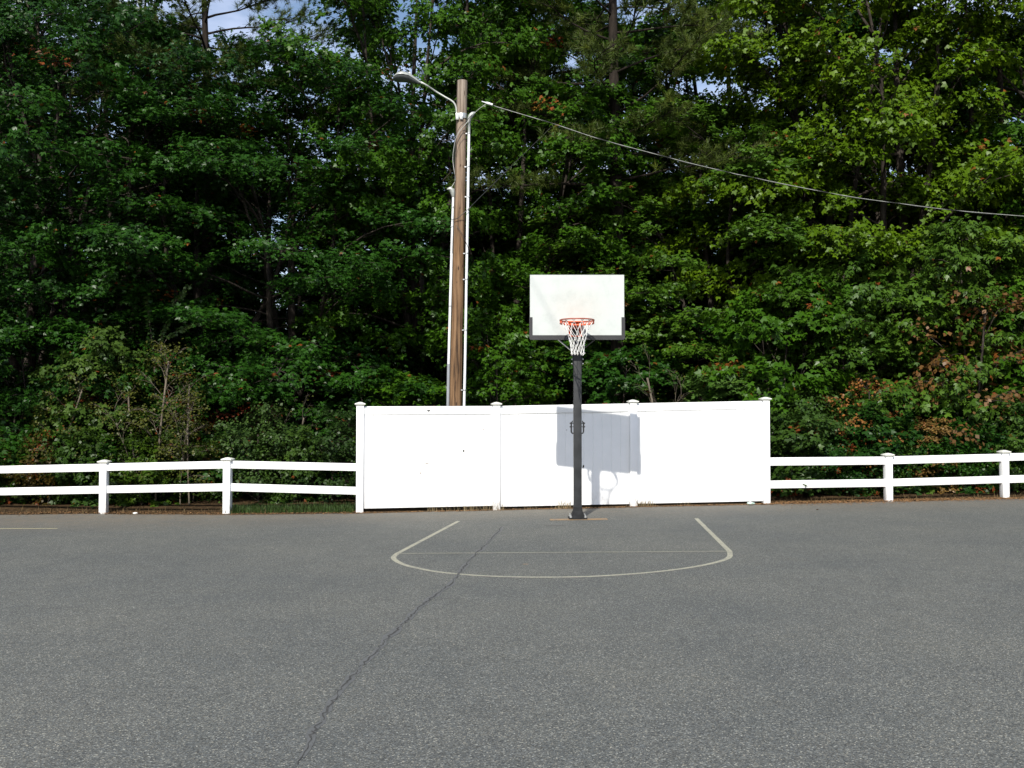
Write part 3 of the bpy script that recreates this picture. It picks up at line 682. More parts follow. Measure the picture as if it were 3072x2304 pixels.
# overhead service cable to the right, twisted round its messenger
wp = [(1446,304),(1477,314),(1500,323),(1669,374),(1789,414),(1924,451),(2069,489),(2199,520),(2242,529),(2411,564),(2571,593),(2727,614),(2854,630),(3052,647),(3300,664),(3700,680)]
W3 = smooth([at(x, y, UD-0.12+0.0002*(x-1477)) for x, y in wp[1:]], 10)
ow = empty('overhead_cable', W3[0], 'thin pale overhead cable sagging from the wooden pole towards the right', 'cable')
s = MB(); s.tube(W3, 0.0058, 6); s.build('cable', M_STEELC, ow)
s = MB(); tw = []
for i in range(len(W3)*8-8):
    a_ = W3[i//8].lerp(W3[min(i//8+1, len(W3)-1)], (i % 8)/8); t = i*0.06; tw.append(a_ + Vector((0, math.cos(t)*.012, -.004+math.sin(t)*.010)))
s.tube(tw[::4], 0.0045, 5); s.build('insulated_wire', M_WIRE, ow)
s = MB(); A1, B1 = at(1445,304,UD-.12), at(1478,314.3,UD-.12); s.tube([A1, A1.lerp(B1,.35), A1.lerp(B1,.5), B1], [0.008,0.012,0.026,0.022], 8); s.build('wedge_clamp', M_PVC, ow)
# a thin dark wire running from the pole up to the right into the pines
PT = (1880, 150, 25.0)
gw = cable([at(1404,628,UD-.15), at(1450,582,UD+.3), at(1597,437,UD+1.6), at(1760,277,22.6), at(1868,172,24.7)], 0.008, M_WIRE, None, 'guy_wire')
tag(gw, 'thin dark guy wire rising from the wooden pole to the pine trunk', 'wire')
# a thin wire high over the lot: it passes above the picture and its shadow crosses the backboard
A1 = at(1592, 836, BY); B1 = at(1682, 1004, BY); S_ = Vector((-0.50, -2.2, 1.98)); AB = B1-A1; wd_ = AB + S_*(-AB.z/S_.z); p_ = A1 + S_*3.1
o_ = MB().tube([p_ - wd_*10.0, p_ - wd_*3, p_, p_ + wd_*8, p_ + wd_*20], 0.006, 6).build('high_wire', M_WIRE); tag(o_, 'thin wire strung high over the lot above the backboard', 'wire')

# ------------------------------------------------------------------ foliage generators
def nrm(v): return v/np.maximum(1e-9, np.linalg.norm(v, axis=-1, keepdims=True))
LEAF = {  # lobes: (angle deg, length, width)
 'maple': [(0, 1.0, .30), (58, .82, .27), (-58, .82, .27)],
 'oak':   [(0, 1.0, .20), (38, .72, .13), (-38, .72, .13)],
 'broad': [(0, 1.0, .42)],
}
def leaf_mesh(name, pos, nor, dirv, size, var, kind, m):
    """pos base of leaf, nor face normal, dirv growth direction; var (n,3)"""
    n = len(pos); nor = nrm(nor); dirv = nrm(dirv - nor*(dirv*nor).sum(1, keepdims=True)); side = np.cross(dirv, nor)
    lobes = LEAF[kind]; P = []; quads = []
    P.append(np.zeros((n,3)) + pos); c = 1
    for ang, ln, wd in lobes:
        a = math.radians(ang); f = dirv*math.cos(a) + side*math.sin(a); g_ = -dirv*math.sin(a) + side*math.cos(a)
        S = size[:,None]
        P.append(pos + S*(f*ln*.5 + g_*wd + nor*.04)); P.append(pos + S*(f*ln - nor*.16)); P.append(pos + S*(f*ln*.5 - g_*wd + nor*.04))
        quads.append((0, c, c+1, c+2)); c += 3
    V = np.stack(P, 1).reshape(-1, 3); q = np.array(quads); Fq = (np.arange(n)[:,None,None]*c + q[None]).reshape(-1)
    me = bpy.data.meshes.new(name); nf = n*len(quads)
    me.vertices.add(len(V)); me.vertices.foreach_set('co', V.astype(np.float32).ravel())
    me.loops.add(nf*4); me.loops.foreach_set('vertex_index', Fq.astype(np.int32))
    me.polygons.add(nf); me.polygons.foreach_set('loop_start', (np.arange(nf)*4).astype(np.int32)); me.polygons.foreach_set('loop_total', np.full(nf, 4, np.int32))
    me.update(calc_edges=True)
    at_ = me.attributes.new('leafvar', 'FLOAT_COLOR', 'POINT')
    cv = np.ones((n, c, 4), np.float32); cv[:,:,:3] = var[:,None,:]; at_.data.foreach_set('color', cv.ravel())
    me.materials.append(m); return me

def limbs_of(rng, H, base, Rad, nl, prof, up0=45, up1=-2, droop=.25, trunk_wob=.25, lead=0):
    """trunk polyline, extra leaders (forked stems) and limbs (points, azimuth, length)"""
    k = 12; tz = np.linspace(0, H*.97, k); ph = rng.uniform(0, 6, 2)
    tr = np.stack([trunk_wob*np.sin(tz*.35+ph[0])*tz/H, trunk_wob*np.cos(tz*.3+ph[1])*tz/H, tz], 1)
    tr[:, :2] -= tr[0, :2]
    stems = [(tz, tr)]; zs = max(base*.8, H*.16)
    for j in range(lead):
        z0 = zs*rng.uniform(.8, 1.5); z1 = H*rng.uniform(.78, .97); a_ = 2*math.pi*(j+rng.uniform(-.25,.25))/max(1,lead) + ph[0]; off = Rad*rng.uniform(.35,.6)
        t = np.linspace(0, 1, 9); b0 = np.array([np.interp(z0, tz, tr[:,0]), np.interp(z0, tz, tr[:,1])]); o = off*t**.75
        P = np.stack([b0[0]+o*math.cos(a_)+.12*np.sin(t*7+ph[1]+j), b0[1]+o*math.sin(a_)+.12*np.cos(t*6+j), z0+(z1-z0)*t], 1); P[0,:2] = b0
        stems.append((P[:,2], P))
    limbs = []; az = rng.uniform(0, 6.28)
    for i in range(nl):
        u = (i+.5)/nl; z = base + (H-base)*.95*u; az += 2.399 + rng.uniform(-.5,.5)
        a_ = az; ok = [q for q in stems if q[0][0] <= z <= q[0][-1]] or [stems[0]]
        dirs = np.array([math.cos(a_), math.sin(a_)]); C0 = np.array([np.interp(z, tz, tr[:,0]), np.interp(z, tz, tr[:,1])])
        best = None
        for zz, P in ok:
            c = np.array([np.interp(z, zz, P[:,0]), np.interp(z, zz, P[:,1])]); sc_ = float(((c-C0)*dirs).sum()) + rng.uniform(-.3,.3)
            if best is None or sc_ > best[0]: best = (sc_, c)
        c = best[1]; L = max(.7, Rad*prof(u)*rng.uniform(.75, 1.2) - .7*max(0, float(((c-C0)*dirs).sum()))); e = math.radians(up1 + (up0-up1)*u + rng.uniform(-14,14))
        p = np.array([c[0], c[1], z]); pts = [p]; n_ = 7; d = np.array([math.cos(a_)*math.cos(e), math.sin(a_)*math.cos(e), math.sin(e)])
        for j in range(n_):
            d = d + np.array([rng.uniform(-.22,.22), rng.uniform(-.22,.22), -droop*j/n_*.5 + rng.uniform(-.12,.12)]); d = d/np.linalg.norm(d)
            p = p + d*L/n_; pts.append(p)
        limbs.append((np.array(pts), a_, L))
    return tr, limbs, [P for _, P in stems[1:]]
def wood_mb(tr, limbs, subs, r0, m=8, tip=.02, leads=()):
    s = MB(); n = len(tr); s.tube([Vector(p) for p in tr], [max(tip, r0*(1-.9*i/(n-1)))*(1.25 if i == 0 else 1) for i in range(n)], 10)
    for P in leads: s.tube([Vector(p) for p in P], [r0*(.62-.5*i/(len(P)-1)) for i in range(len(P))], 8)
    for pts, a_, L in limbs:
        rr = max(min(.010, r0*.4), min(r0*.3, .009*L+.008)); s.tube([Vector(p) for p in pts], [rr*(1-.85*i/(len(pts)-1)) for i in range(len(pts))], 6)
    q_ = min(1, r0/.05)
    for pts in subs: s.tube([Vector(p) for p in pts], [.014*q_,.009*q_,.004*q_][:len(pts)], 4)
    return s
def spray(rng, c, d, rad, n, lsz, kind='maple', thick=.17, tilt=.75, autumn=0.0):
    """a flat layered fan of leaves at the end of a branchlet: horizontal-ish, tips drooping outwards"""
    d = np.array([d[0], d[1], d[2]*.5]) + rng.normal(0,.18,3); d = d/max(1e-6, np.linalg.norm(d)); s_ = np.cross(d, [0,0,1.]); s_ = s_/max(1e-6, np.linalg.norm(s_)); u_ = np.cross(s_, d)
    ro = rng.normal(0, .45); s_, u_ = s_*math.cos(ro)+u_*math.sin(ro), u_*math.cos(ro)-s_*math.sin(ro)
    nt = max(4, int(n/9)); ta = rng.uniform(-1.5, 1.5, nt); tl = rng.uniform(.45, 1.15, nt)
    ti = rng.integers(0, nt, n); f = rng.uniform(.12, 1, n)**.75
    aa = ta[ti]; rr = f*tl[ti]*rad
    tdir = d[None]*np.cos(aa)[:,None] + s_[None]*np.sin(aa)[:,None]
    pos = c[None] + tdir*rr[:,None] + u_[None]*(rng.normal(0, thick*rad, n) )[:,None]
    pos[:,2] += -.22*rr*rr/rad*rng.uniform(.6,1.4, n)
    pos += rng.normal(0, .035, (n,3))
    nor = np.array([0,0,1.])[None]*.85 + d[None]*tilt + rng.normal(0, .48, (n,3))
    dv = tdir*1.0 + rng.normal(0, .55, (n,3)); dv[:,2] -= .35
    sz = lsz*rng.uniform(.65, 1.25, n)
    sv = rng.uniform(.25,.75)
    var = np.stack([np.clip(sv*.5 + rng.beta(2,3,n)*.6, 0, 1), np.full(n, sv), ((rng.random(n) < rng.uniform(.3,.95))*rng.uniform(.5,1,n) if rng.random() < autumn else (rng.random(n) < .005)*.8)], 1)
    return pos, nor, dv, sz, var
def build_leaves(name, chunks, kind, m):
    P, Nn, D, S, V = [np.concatenate(z) for z in zip(*chunks)]
    return leaf_mesh(name, P, Nn, D, S, V, kind, m)
def make_tree(seed, H, base, Rad, nl=30, kind='maple', lsz=.11, per=46, r0=.17, prof=None, subn=5, lm=None, bark=None, autumn=.008, srad=.6, up0=62, up1=12, droop=.4, inner=.2, wob=.25, lead=4):
    rng = np.random.default_rng(seed)
    prof = prof or (lambda u: max(.25, (1-min(1,abs(u-.42)/.66)**2.6)**.55))
    tr, limbs, leads = limbs_of(rng, H, base, Rad, nl, prof, up0, up1, droop, wob, lead); subs = []; chunks = []
    ends = [P[-1] for P in leads]
    for pts, a_, L in limbs:
        ns = max(3, int(subn*L/Rad+2))
        for j in range(ns):
            f = inner + (1-inner)*(j+.6)/ns; q = f*(len(pts)-1); i0 = min(int(q), len(pts)-2); p = pts[i0] + (pts[i0+1]-pts[i0])*(q-i0)
            t = pts[i0+1]-pts[i0]; t = t/np.linalg.norm(t); sd_ = (1 if j % 2 else -1)*rng.uniform(.5,1.1)
            d = np.array([t[0]*math.cos(sd_)-t[1]*math.sin(sd_), t[0]*math.sin(sd_)+t[1]*math.cos(sd_), t[2]*.6+rng.uniform(-.15,.3)]); d /= np.linalg.norm(d)
            l_ = (.35+.55*(1-f))*min(L, 2.6)*rng.uniform(.6,1.1)*.75
            e1 = p + d*l_*.5 + np.array([0,0,.02]); e2 = p + d*l_ + np.array([0,0,-.08*l_]); subs.append([p, e1, e2])
            chunks.append(spray(rng, e2 - d*.2*srad, d, srad*rng.uniform(.75,1.2), per, lsz, kind, autumn=autumn))
            if l_ > .7: chunks.append(spray(rng, e1, d + rng.normal(0,.5,3), srad*rng.uniform(.6,.95), int(per*.7), lsz, kind, autumn=autumn))
        t = pts[-1]-pts[-2]; chunks.append(spray(rng, pts[-2], t/np.linalg.norm(t), srad*1.1, per, lsz, kind, autumn=autumn))
    for c in [tr[-1]] + ends:
      for k in range(5): chunks.append(spray(rng, c + rng.normal(0,.25,3), rng.normal(0,1,3)+np.array([0,0,.5]), srad, per, lsz, kind, autumn=autumn))
    cm = build_leaves('crown', chunks, kind, lm or M_MAPLE)
    wb = wood_mb(tr, limbs, subs, r0, leads=leads)
    tm = bpy.data.meshes.new('trunk'); tm.from_pydata(wb.v, [], wb.f); tm.update(); tm.polygons.foreach_set('use_smooth', wb.sm); tm.materials.append(bark or M_BARK)
    return tm, cm
def place(name, meshes, x, y, label, cat='tree', group=None, sc=1.0, rz=0.0, col=(.05,.09,.02), szr=1.0, lean=(0,0)):
    z = gz(max(-40, min(40, x))) - .05 + (.0 if y < 19 else .06 + .012*(min(y, 60)-18))
    e = empty(name, (x, y, z), label, cat, group, rz); e.scale = (sc, sc, sc*szr); e.rotation_euler = (lean[0], lean[1], rz)
    for nm, me in zip(('trunk', 'crown'), meshes):
        o = bpy.data.objects.new(nm, me); COL.objects.link(o); o.parent = e; o.color = (*col, 1)
    return e
def X(px, d): return (px*K-IW/2)/F*d      # px in the 2212-wide view

# ---- prototypes
P_M = [make_tree(11, 13.5, 2.5, 3.5, 62, 'maple', .100, 96), make_tree(12, 14.5, 2.8, 3.8, 66, 'maple', .100, 96), make_tree(13, 12.5, 1.0, 3.2, 62, 'maple', .100, 92)]
P_O = [make_tree(21, 13.5, 1.0, 4.0, 72, 'oak', .120, 94, lm=M_OAK, droop=.6, up1=2, srad=.62, autumn=.010), make_tree(22, 14.5, 1.6, 4.2, 74, 'oak', .120, 94, lm=M_OAK, droop=.55, srad=.64, autumn=.006)]
P_Y = [make_tree(31, 4.2, .4, 1.5, 30, 'maple', .13, 36, r0=.035, srad=.42, up0=60, up1=15, lead=2), make_tree(32, 3.0, .3, 1.2, 22, 'broad', .10, 34, r0=.028, srad=.36, up0=60, up1=20, lead=2), make_tree(33, 5.5, .6, 1.7, 34, 'oak', .14, 34, r0=.045, srad=.45, lm=M_OAK, lead=2)]
P_S = [make_tree(41, 1.6, .06, .85, 24, 'broad', .07, 38, r0=.016, srad=.30, up0=70, up1=20, lead=3, wob=.1), make_tree(42, 1.3, .05, .9, 22, 'maple', .10, 28, r0=.016, srad=.32, up0=70, up1=15, lead=3, wob=.1), make_tree(43, 1.0, .05, .8, 18, 'broad', .055, 44, r0=.012, srad=.28, up0=60, up1=10, autumn=.15, lead=2, wob=.1)]

def make_pine(seed, H, base, Rad, nl=26, tuft=46, nlen=.15):
    rng = np.random.default_rng(seed)
    tr, limbs, _ = limbs_of(rng, H, base, Rad, nl, lambda u: (1-u*.75)*.95+.05, 25, 5, .05, .12); subs = []; vs = []; vr = []
    for pts, a_, L in limbs:
        ns = max(3, int(L*3.8))
        for j in range(ns):
            f = .35 + .65*(j+.5)/ns; q = f*(len(pts)-1); i0 = min(int(q), len(pts)-2); p = pts[i0] + (pts[i0+1]-pts[i0])*(q-i0)
            t = pts[i0+1]-pts[i0]; t /= np.linalg.norm(t); sd_ = (1 if j % 2 else -1)*rng.uniform(.4,1.0)
            d = np.array([t[0]*math.cos(sd_)-t[1]*math.sin(sd_), t[0]*math.sin(sd_)+t[1]*math.cos(sd_), t[2]*.5+.25]); d /= np.linalg.norm(d)
            l_ = rng.uniform(.35,.8); e = p + d*l_; subs.append([p, p+d*l_*.5, e])
            for k in range(6):
                c = p + d*l_*(.25+.16*k) + rng.normal(0,.09,3); dd = d + rng.normal(0,.45,3) + np.array([0,0,.25]); vs.append((c, dd))
    n = len(vs); C_ = np.repeat(np.array([v[0] for v in vs]), tuft, 0); Dm = nrm(np.repeat(np.array([v[1] for v in vs]), tuft, 0)); N_ = n*tuft
    dv = nrm(Dm*.75 + rng.normal(0,.55,(N_,3))); sd_ = nrm(np.cross(dv, rng.normal(0,1,(N_,3)))); C_ = C_ + Dm*rng.uniform(-.06,.08,(N_,1)); L_ = nlen*rng.uniform(.7,1.2,(N_,1)); wd_ = .006
    V = np.stack([C_ - sd_*wd_, C_ + sd_*wd_, C_ + dv*L_ + sd_*.001, C_ + dv*L_ - sd_*.001], 1).reshape(-1,3)
    me = bpy.data.meshes.new('crown'); me.vertices.add(len(V)); me.vertices.foreach_set('co', V.astype(np.float32).ravel()); me.loops.add(N_*4); me.loops.foreach_set('vertex_index', np.arange(N_*4, dtype=np.int32))
    me.polygons.add(N_); me.polygons.foreach_set('loop_start', (np.arange(N_)*4).astype(np.int32)); me.polygons.foreach_set('loop_total', np.full(N_, 4, np.int32)); me.update(calc_edges=True)
    at_ = me.attributes.new('leafvar', 'FLOAT_COLOR', 'POINT'); tv = np.repeat(rng.beta(2,2.5,n), tuft); cv = np.zeros((N_,4,4), np.float32); cv[:,:,0] = tv[:,None]; cv[:,:,3] = 1; at_.data.foreach_set('color', cv.ravel())
    me.materials.append(M_NEEDLE)
    wb = wood_mb(tr, limbs, subs, .22); tm = bpy.data.meshes.new('trunk'); tm.from_pydata(wb.v, [], wb.f); tm.update(); tm.polygons.foreach_set('use_smooth', wb.sm); tm.materials.append(M_PINEBARK)
    return tm, me
P_P = [make_pine(51, 17, 8.8, 3.4, 56), make_pine(52, 19, 6.6, 3.4, 60)]

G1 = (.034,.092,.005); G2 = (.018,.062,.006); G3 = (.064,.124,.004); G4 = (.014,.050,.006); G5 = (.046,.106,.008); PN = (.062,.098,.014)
rr = random.Random(77)
# ---- front row, left to right: (kind, view x, depth, scale, height ratio, colour, label)
front = [
 ('oak_tree', P_O[0], 62, 22.0, .95, .84, G2, 'dark oak at the far left edge with glossy lobed leaves'),
 ('oak_tree', P_O[1], 220, 22.7, .95, .76, G4, 'broad dark oak rising over the left rail fence, second oak from the left'),
 ('oak_tree', P_O[0], 430, 22.4, .95, .66, G2, 'glossy dark oak with layered drooping boughs above the left rail fence bend'),
 ('oak_tree', P_O[1], 640, 22.8, .90, 0.70, G2, 'dark oak with a hollow of shade beneath it left of the tall white fence'),
 ('maple_tree', P_M[1], 895, 24.2, .88, 1.08, G1, 'tall maple left of the wooden utility pole'),
 ('maple_tree', P_M[0], 1120, 24.8, .92, .86, G1, 'tall maple directly behind the wooden utility pole'),
 ('maple_tree', P_M[1], 1010, 27.8, .98, 1.02, G1, 'tall maple filling the gap above and behind the street lamp head'),
 ('maple_tree', P_M[2], 1300, 26.2, .95, .60, G5, 'rounded maple with pale leaves behind the backboard'),
 ('maple_tree', P_M[0], 1540, 24.6, .92, .68, G5, 'maple with whitish glinting leaves right of the backboard'),
 ('maple_tree', P_M[1], 1790, 24.8, 1.0, 1.0, G3, 'yellow-green maple rising above the right end of the tall fence'),
 ('maple_tree', P_M[2], 1960, 24.2, 1.1, 1.05, G3, 'bright yellow-green maple behind the right rail fence'),
 ('maple_tree', P_M[1], 2190, 24.6, 1.05, 1.0, G3, 'yellow-green maple with a few orange leaves at the right edge'),
 ('maple_tree', P_M[0], 2390, 23.8, 1.0, 1.0, G1, 'green maple just beyond the right edge of the picture'),
]
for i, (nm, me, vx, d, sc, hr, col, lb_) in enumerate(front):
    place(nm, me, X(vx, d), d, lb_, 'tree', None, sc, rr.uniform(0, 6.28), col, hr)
place('pine_tree', P_P[0], X(440, 23.2), 23.2, 'tall dark pine topping the left trees beside the gap of sky', 'tree', None, .90, 1.0, PN)
place('pine_tree', P_P[1], X(1335, 23.4), 23.4, 'tall pine with a thick bare trunk above the backboard', 'tree', None, 1.0, 2.3, PN)
place('pine_tree', P_P[0], X(1120, 31), 31, 'slender pine behind the utility pole lamp', 'tree', None, 1.0, 4.0, PN)
# ---- second and third rows: dense dark wood
def back(n, d0, d1, x0, x1, lab, grp, seed, cols):
    r_ = random.Random(seed)
    for i in range(n):
        d = r_.uniform(d0, d1); vx = x0 + (x1-x0)*(i+.5)/n + r_.uniform(-60,60); q = r_.random()
        me = r_.choice(P_M + P_O); hr = r_.uniform(.95,1.12)
        if 560 < vx < 930: hr *= .56
        if seed == 5 and vx > 1600: hr *= .80
        if 1170 < vx < 1580: hr *= .72
        if seed == 6: hr *= .74
        if seed == 6 and vx > 1600: hr *= .75
        if seed == 9: hr *= .55
        place('forest_tree', me, X(vx, d), d, lab, 'tree', grp, r_.uniform(1.0,1.25), r_.uniform(0,6.28), r_.choice(cols), hr)
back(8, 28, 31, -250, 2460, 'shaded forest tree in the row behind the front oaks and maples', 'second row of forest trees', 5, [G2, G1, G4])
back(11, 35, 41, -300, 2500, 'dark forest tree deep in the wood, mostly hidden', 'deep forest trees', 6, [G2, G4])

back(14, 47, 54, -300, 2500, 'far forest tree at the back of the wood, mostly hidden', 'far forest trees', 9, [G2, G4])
# ---- understory: young trees and shrubs behind the fences
under = [
 ('young_tree', P_Y[0], 215, 19.6, .72, 1.0, (.046,.088,.014), 'young leafy maple behind the first left rail post'),
 ('young_tree', P_Y[2], 60, 20.4, .8, .8, G2, 'dark young oak at the far left edge behind the rail fence'),
 ('young_tree', P_Y[2], 480, 21.4, .8, .7, G4, 'young oak behind the bend of the left rail fence'),
 ('young_tree', P_Y[0], 860, 21.6, .75, .75, G1, 'young maple peeping over the tall fence left of the utility pole'),
 ('young_tree', P_Y[2], 1080, 21.8, .8, .85, G1, 'young oak peeping over the tall fence right of the utility pole'),
 ('young_tree', P_Y[0], 1350, 21.8, .80, .82, G2, 'shaded young maple hiding the pine trunk right of the basketball post'),
 ('young_tree', P_Y[0], 1580, 21.2, .8, .72, (.055,.115,.02), 'young maple with layered leaves over the tall fence, right of the backboard'),
 ('young_tree', P_Y[0], 1700, 21.0, .95, 1.0, G1, 'young maple behind the right end post of the tall fence'),
 ('young_tree', P_Y[2], 1830, 21.4, .95, .9, (.036,.084,.008), 'dark young oak behind the first right rail bay'),
 ('young_tree', P_Y[0], 1960, 21.3, 1.0, 1.0, (.05,.108,.010), 'leafy young maple behind the right rail fence'),
 ('young_tree', P_Y[2], 2080, 21.2, .9, 1.05, (.046,.098,.010), 'young oak beside the orange-leaved sapling on the right'),
 ('young_tree', P_Y[0], 2220, 21.5, 1.05, .95, G1, 'young maple at the right edge of the picture'),
 ('young_tree', P_Y[1], 1995, 20.0, .55, .8, (.16,.10,.03), 'small sapling with yellowing leaves behind the right rail fence'),
]
for nm, me, vx, d, sc, hr, col, lb_ in under: place(nm, me, X(vx, d), d, lb_, 'young tree', None, sc, rr.uniform(0,6.28), col, hr)
shr = [
 (20,19.0,1,'low shrub with mixed green and red leaves at the left edge',(.042,.066,.012)), (120,19.2,2,'reddish low shrub behind the leftmost rail bay',(.075,.050,.014)), (190,19.0,1,'broad-leaved green shrub left of the first rail fence post',(.036,.080,.012)),
 (270,19.4,0,'small green shrub right of the first rail fence post',(.035,.066,.010)), (330,18.8,1,'low pale green shrub in the middle of the second rail bay',(.055,.10,.014)), (420,19.4,0,'twiggy shrub left of the rail fence bend post',(.035,.060,.010)),
 (560,19.3,0,'dark green low shrub right of the rail fence bend post',(.05,.09,.03)), (640,19.6,1,'low leafy shrub behind the grass by the tall fence',(.045,.085,.02)), (720,19.8,0,'dark shrub beside the left end post of the tall fence',(.03,.06,.02)),
 (1700,19.9,1,'dark leafy shrub behind the right end post of the tall fence',(.035,.075,.025)), (1780,20.0,0,'dense green shrub behind the first right rail bay',(.045,.09,.02)), (1860,19.8,1,'leafy shrub left of the first right rail post',(.05,.10,.025)),
 (1960,20.0,1,'bright leafy shrub right of the first right rail post',(.06,.115,.022)), (2050,20.1,2,'brownish shrub with yellowing leaves behind the second right rail bay',(.09,.08,.03)), (2130,20.0,1,'leafy shrub by the last right rail post',(.055,.105,.022)), (2220,20.2,0,'green shrub at the right edge behind the rail fence',(.05,.09,.02)),
]
r_ = random.Random(14)
for i in range(12):
    vx = -80 + 2380*(i+.5)/12 + r_.uniform(-30,30); d = r_.uniform(23, 26.5)
    if 520 < vx < 780: continue
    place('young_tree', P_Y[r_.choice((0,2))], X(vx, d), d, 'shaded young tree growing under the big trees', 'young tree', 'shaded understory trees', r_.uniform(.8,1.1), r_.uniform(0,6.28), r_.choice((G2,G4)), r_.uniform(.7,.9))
for vx, d, k, lb_, col in shr:
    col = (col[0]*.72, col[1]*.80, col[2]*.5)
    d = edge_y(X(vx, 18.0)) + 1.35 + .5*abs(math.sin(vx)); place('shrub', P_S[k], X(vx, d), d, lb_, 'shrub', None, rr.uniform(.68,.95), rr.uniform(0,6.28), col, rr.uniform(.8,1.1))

# a second line of low growth closing the view under the crowns
r_ = random.Random(21)
for i in range(34):
    vx = -60 + 800*(i+.5)/14 if i < 14 else 1690 + 620*(i-13.5)/20; d = edge_y(X(vx, 19)) + r_.uniform(1.3, 2.4)
    if 550 < vx < 770: d += 1.2
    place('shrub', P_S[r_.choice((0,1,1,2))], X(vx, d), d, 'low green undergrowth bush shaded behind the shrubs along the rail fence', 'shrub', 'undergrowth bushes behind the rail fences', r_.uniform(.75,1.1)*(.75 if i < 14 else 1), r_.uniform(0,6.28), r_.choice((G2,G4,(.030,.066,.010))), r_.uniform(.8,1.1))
# slender saplings with pale stems
P_T = [make_tree(61, 3.2, .9, .75, 16, 'broad', .06, 9, r0=.020, srad=.26, up0=65, up1=30, lead=0, bark=M_PALEBARK, wob=.35), make_tree(62, 3.0, .7, .65, 14, 'broad', .055, 8, r0=.014, srad=.24, up0=65, up1=30, lead=1, bark=M_PALEBARK, wob=.5), make_tree(63, 2.4, 1.0, .6, 9, 'broad', .05, 1, r0=.010, srad=.1, up0=75, up1=50, lead=2, bark=M_PALEBARK, wob=.4)]
for vx, d, k, sc, ln, lb_ in [(338,18.7,0,.9,0,'straight pale-stemmed sapling in the middle of the second left rail bay'),(312,18.6,1,.8,-.16,'thin sapling leaning left beside the straight pale-stemmed one'),(412,18.5,1,.8,.05,'pale twiggy sapling left of the rail fence bend post'),
        (392,18.6,0,.62,-.03,'slim pale sapling between the two rails just left of the bend post'),(104,18.7,1,.8,-.08,'thin forked sapling in the leftmost rail bay'),(1440,19.4,2,1.0,.05,'bare grey sapling sticking up over the tall fence right of the backboard'),(640,19.2,2,.7,0,'bare thin stem in the bay beside the tall fence')]:
    place('sapling', P_T[k], X(vx, d), d, lb_, 'sapling', None, sc, rr.uniform(0,6.28), (.060,.070,.012), 1.0, (0, ln))
# coloured small trees
P_R = make_tree(65, 3.4, .8, 1.0, 14, 'broad', .095, 11, r0=.03, srad=.38, up0=60, up1=20, lead=2)
for vx, d, sc, col, lb_ in [(165,20.3,.72,(.085,.022,.008),'small rusty red-leaved maple in the shade above the first left rail post'),(520,20.6,.66,(.095,.022,.008),'small red-leaved maple under the oaks near the rail fence bend'),
        (395,20.4,.60,(.11,.030,.009),'small reddish sapling over the middle of the left rail fence'),(2095,20.2,1.1,(.11,.058,.018),'sapling with hanging orange-brown leaves behind the right rail fence'),(1860,19.8,.62,(.19,.085,.022),'small tan-leaved sapling left of the first right rail post')]:
    place('young_tree', P_R, X(vx, d), d, lb_, 'young tree', None, sc, rr.uniform(0,6.28), col)
# climbing vine with rows of round leaves on bent shoots
VD = 20.2; rng = np.random.default_rng(7); ch = []; vine = empty('climbing_vine', at(330*K, 905*K, VD), 'climbing vine whose bent shoots carry rows of round pale leaves', 'vine')
for pts in ([(332,900),(334,820),(328,740),(322,690),(318,650),(322,625)], [(334,800),(342,750),(352,720),(360,690),(372,660),(392,635),(410,616)], [(336,790),(352,745),(372,722),(400,708),(425,700)]):
    C_ = smooth([at(x*K, y*K, VD) for x, y in pts], 5); MB().tube(C_, 0.010, 5).build('shoot', M_PALEBARK, vine)
    P = np.array([list(p) for p in smooth([at(x*K, y*K, VD-.04) for x, y in pts], 9)])[14:]; n = len(P)
    for side in (-1, 1):
        ch.append((P + rng.normal(0,.015,(n,3)), np.tile([0.1*side,-.7,.5], (n,1)) + rng.normal(0,.25,(n,3)), np.tile([side*.8, -.1, -.3], (n,1)) + rng.normal(0,.2,(n,3)), np.full(n, .088)*rng.uniform(.6,1.15,n), np.stack([rng.beta(2,2,n), np.full(n,.5), np.zeros(n)], 1)))
vm = build_leaves('leaves', ch, 'broad', M_MAPLE); vo_ = bpy.data.objects.new('leaves', vm); COL.objects.link(vo_); vo_.parent = vine; vo_.location = -Vector(vine.location); vo_.color = (.06,.11,.03,1)

# ---- grass, dry weeds, litter
def blades(pts, hgt, seed, spread=.6, wd=.006):
    rng = np.random.default_rng(seed); s = MB()
    for x, y in pts:
        z = gz(x) - .02; a_ = rng.uniform(0, 6.28); h = hgt*rng.uniform(.45, 1.15); l_ = h*spread*rng.uniform(.2, 1); w_ = wd*rng.uniform(.6,1.2); c_, s_ = math.cos(a_), math.sin(a_)
        q = [(x-s_*w_, y+c_*w_, z), (x+s_*w_, y-c_*w_, z), (x+c_*l_*.4-s_*w_*-.7, y+s_*l_*.4-c_*w_*.7, z+h*.65), (x+c_*l_*.4-s_*w_*.7, y+s_*l_*.4+c_*w_*.7, z+h*.65), (x+c_*l_, y+s_*l_, z+h)]
        s.add(q, [(0,1,2,3), (3,2,4)])
    return s
M_GRASS = simple('green_grass', (.030,.058,.012), .6, var=.4, scale=9, spec=.2); M_DRYG = simple('dry_grass', (.085,.060,.028), .9, var=.5, scale=9, spec=.1); M_DRY = simple('dry_weed', (.26,.20,.11), .8, var=.35, scale=12, spec=.2)
r_ = random.Random(31); gp = []
for i in range(5200):
    x = r_.uniform(-5.0, -2.75); gp.append((x, edge_y(x) + .12 + abs(r_.gauss(0, .5))))
tag(blades(gp, .15, 5).build('grass', M_GRASS), kind='stuff')
gp = []
for i in range(2600):
    x = r_.uniform(-11, 13)
    if -2.7 < x < 4.8: continue
    gp.append((x, edge_y(x) + .10 + abs(r_.gauss(0, .35))))
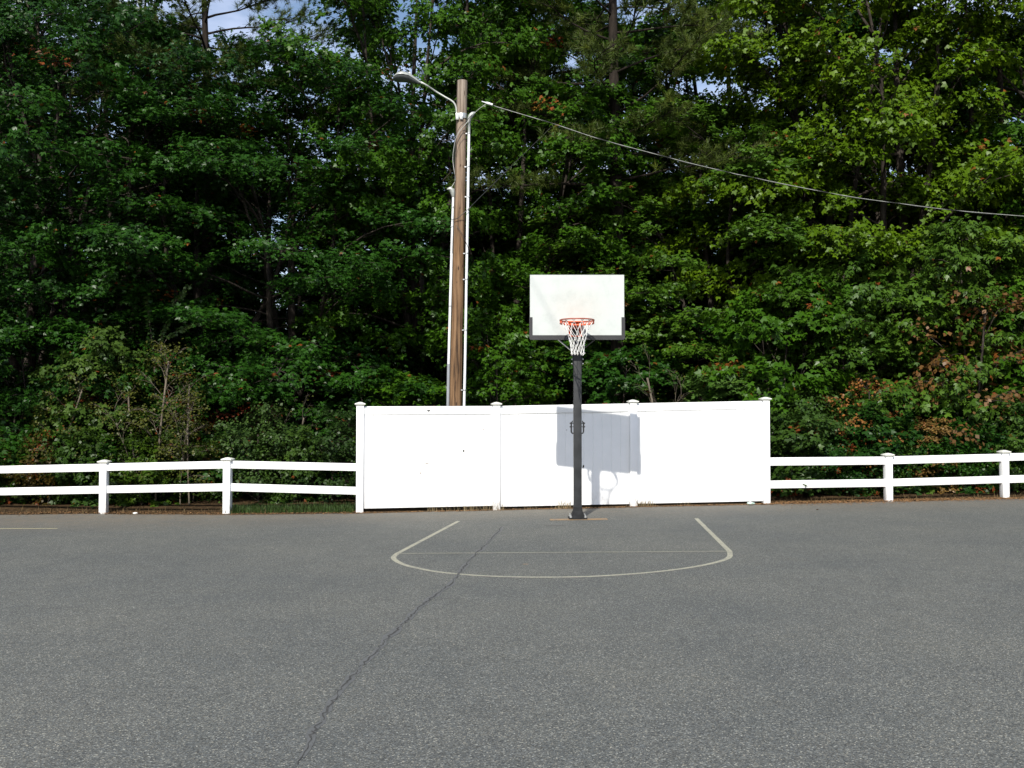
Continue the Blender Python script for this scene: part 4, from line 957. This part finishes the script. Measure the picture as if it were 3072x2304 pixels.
tag(blades(gp, .12, 6, 1.1).build('dry_grass', M_DRYG), kind='stuff')
wl = [(1300,5,'leftmost thin dry weed at the foot of the tall white fence'),(1345,7,'dry weed below the scuffs on the left white panel'),(1405,10,'dry weed clump under the left white panel'),(1450,6,'small dry weed left of the second fence post'),(1488,14,'thick dry weed at the foot of the second fence post'),(1600,4,'sparse dry weed under the middle white panel'),(1692,16,'dry weed clump just left of the basketball post'),(1915,12,'dry weed at the foot of the third fence post'),(1940,14,'low dry weed clump right of the third fence post'),(2045,4,'lone dry weed under the right white panel')]
for i, (px, n, lb_) in enumerate(wl):
    c = fence_pt(px, 1530, .05); rw = random.Random(60+i)
    o_ = blades([(c.x + rw.gauss(0,.085), c.y + rw.uniform(-.03,.0)) for _ in range(n*3)], .07 + .010*n, 70+i, 1.3, .0032).build('dry_weed', M_DRY); tag(o_, lb_, 'weed', 'weeds along the tall fence')
# fallen needles and leaves along the pavement edge
s = MB(); rl = random.Random(41)
for i in range(16000):
    x = rl.uniform(-13, 14) if i < 8000 else rl.uniform(4.4, 13.5); e = edge_y(x); tall_ = -2.7 < x < 4.8
    if tall_ and rl.random() < .6: continue
    y = e + rl.gauss((.16 if i < 8000 else .30) if not tall_ else -.04, (.16 if i < 8000 else .34) if not tall_ else .05); a_ = rl.uniform(0, 3.14); l_ = rl.uniform(.012, .035); w_ = l_*rl.choice((.15,.15,.6)); c_, s_ = math.cos(a_), math.sin(a_); z = gz(x)+.006+rl.uniform(0,.012)
    s.add([(x-c_*l_, y-s_*l_, z), (x+s_*w_, y-c_*w_, z+.006), (x+c_*l_, y+s_*l_, z), (x-s_*w_, y+c_*w_, z+.004)], [(0,1,2,3)])
tag(s.build('leaf_litter', simple('fallen_leaves', (.25,.135,.055), .9, var=.5, scale=15)), kind='stuff')
def crumple(name, px, py, r_, m, lb_, cat, seed):
    import bmesh
    c = on_ground(px, py); rw = random.Random(seed); bm = bmesh.new(); bmesh.ops.create_icosphere(bm, subdivisions=2, radius=1.0)
    s = MB(); s.add([(c.x + v.co.x*r_*rw.uniform(.55,1.2), c.y + v.co.y*r_*.6*rw.uniform(.6,1.2), c.z + r_*.38 + v.co.z*r_*.42*rw.uniform(.6,1.2)) for v in bm.verts], [[v.index for v in f.verts] for f in bm.faces]); bm.free()
    tag(s.build(name, m), lb_, cat)
crumple('plastic_scrap', 2252, 1515, .075, simple('pale_green_plastic', (.42,.55,.48), .3, var=.4, scale=30), 'crumpled pale green plastic scrap at the foot of the right end post', 'litter', 3)
crumple('paper_scrap', 406, 1542.5, .045, simple('white_paper', (.7,.7,.66), .8), 'white paper scrap on the pavement edge in the second left rail bay', 'litter', 4)
crumple('dead_leaf', 2452, 1530, .022, simple('dark_leaf', (.06,.035,.02), .9), 'small dark dead leaf on the pavement near the right rail fence', 'leaf', 5)
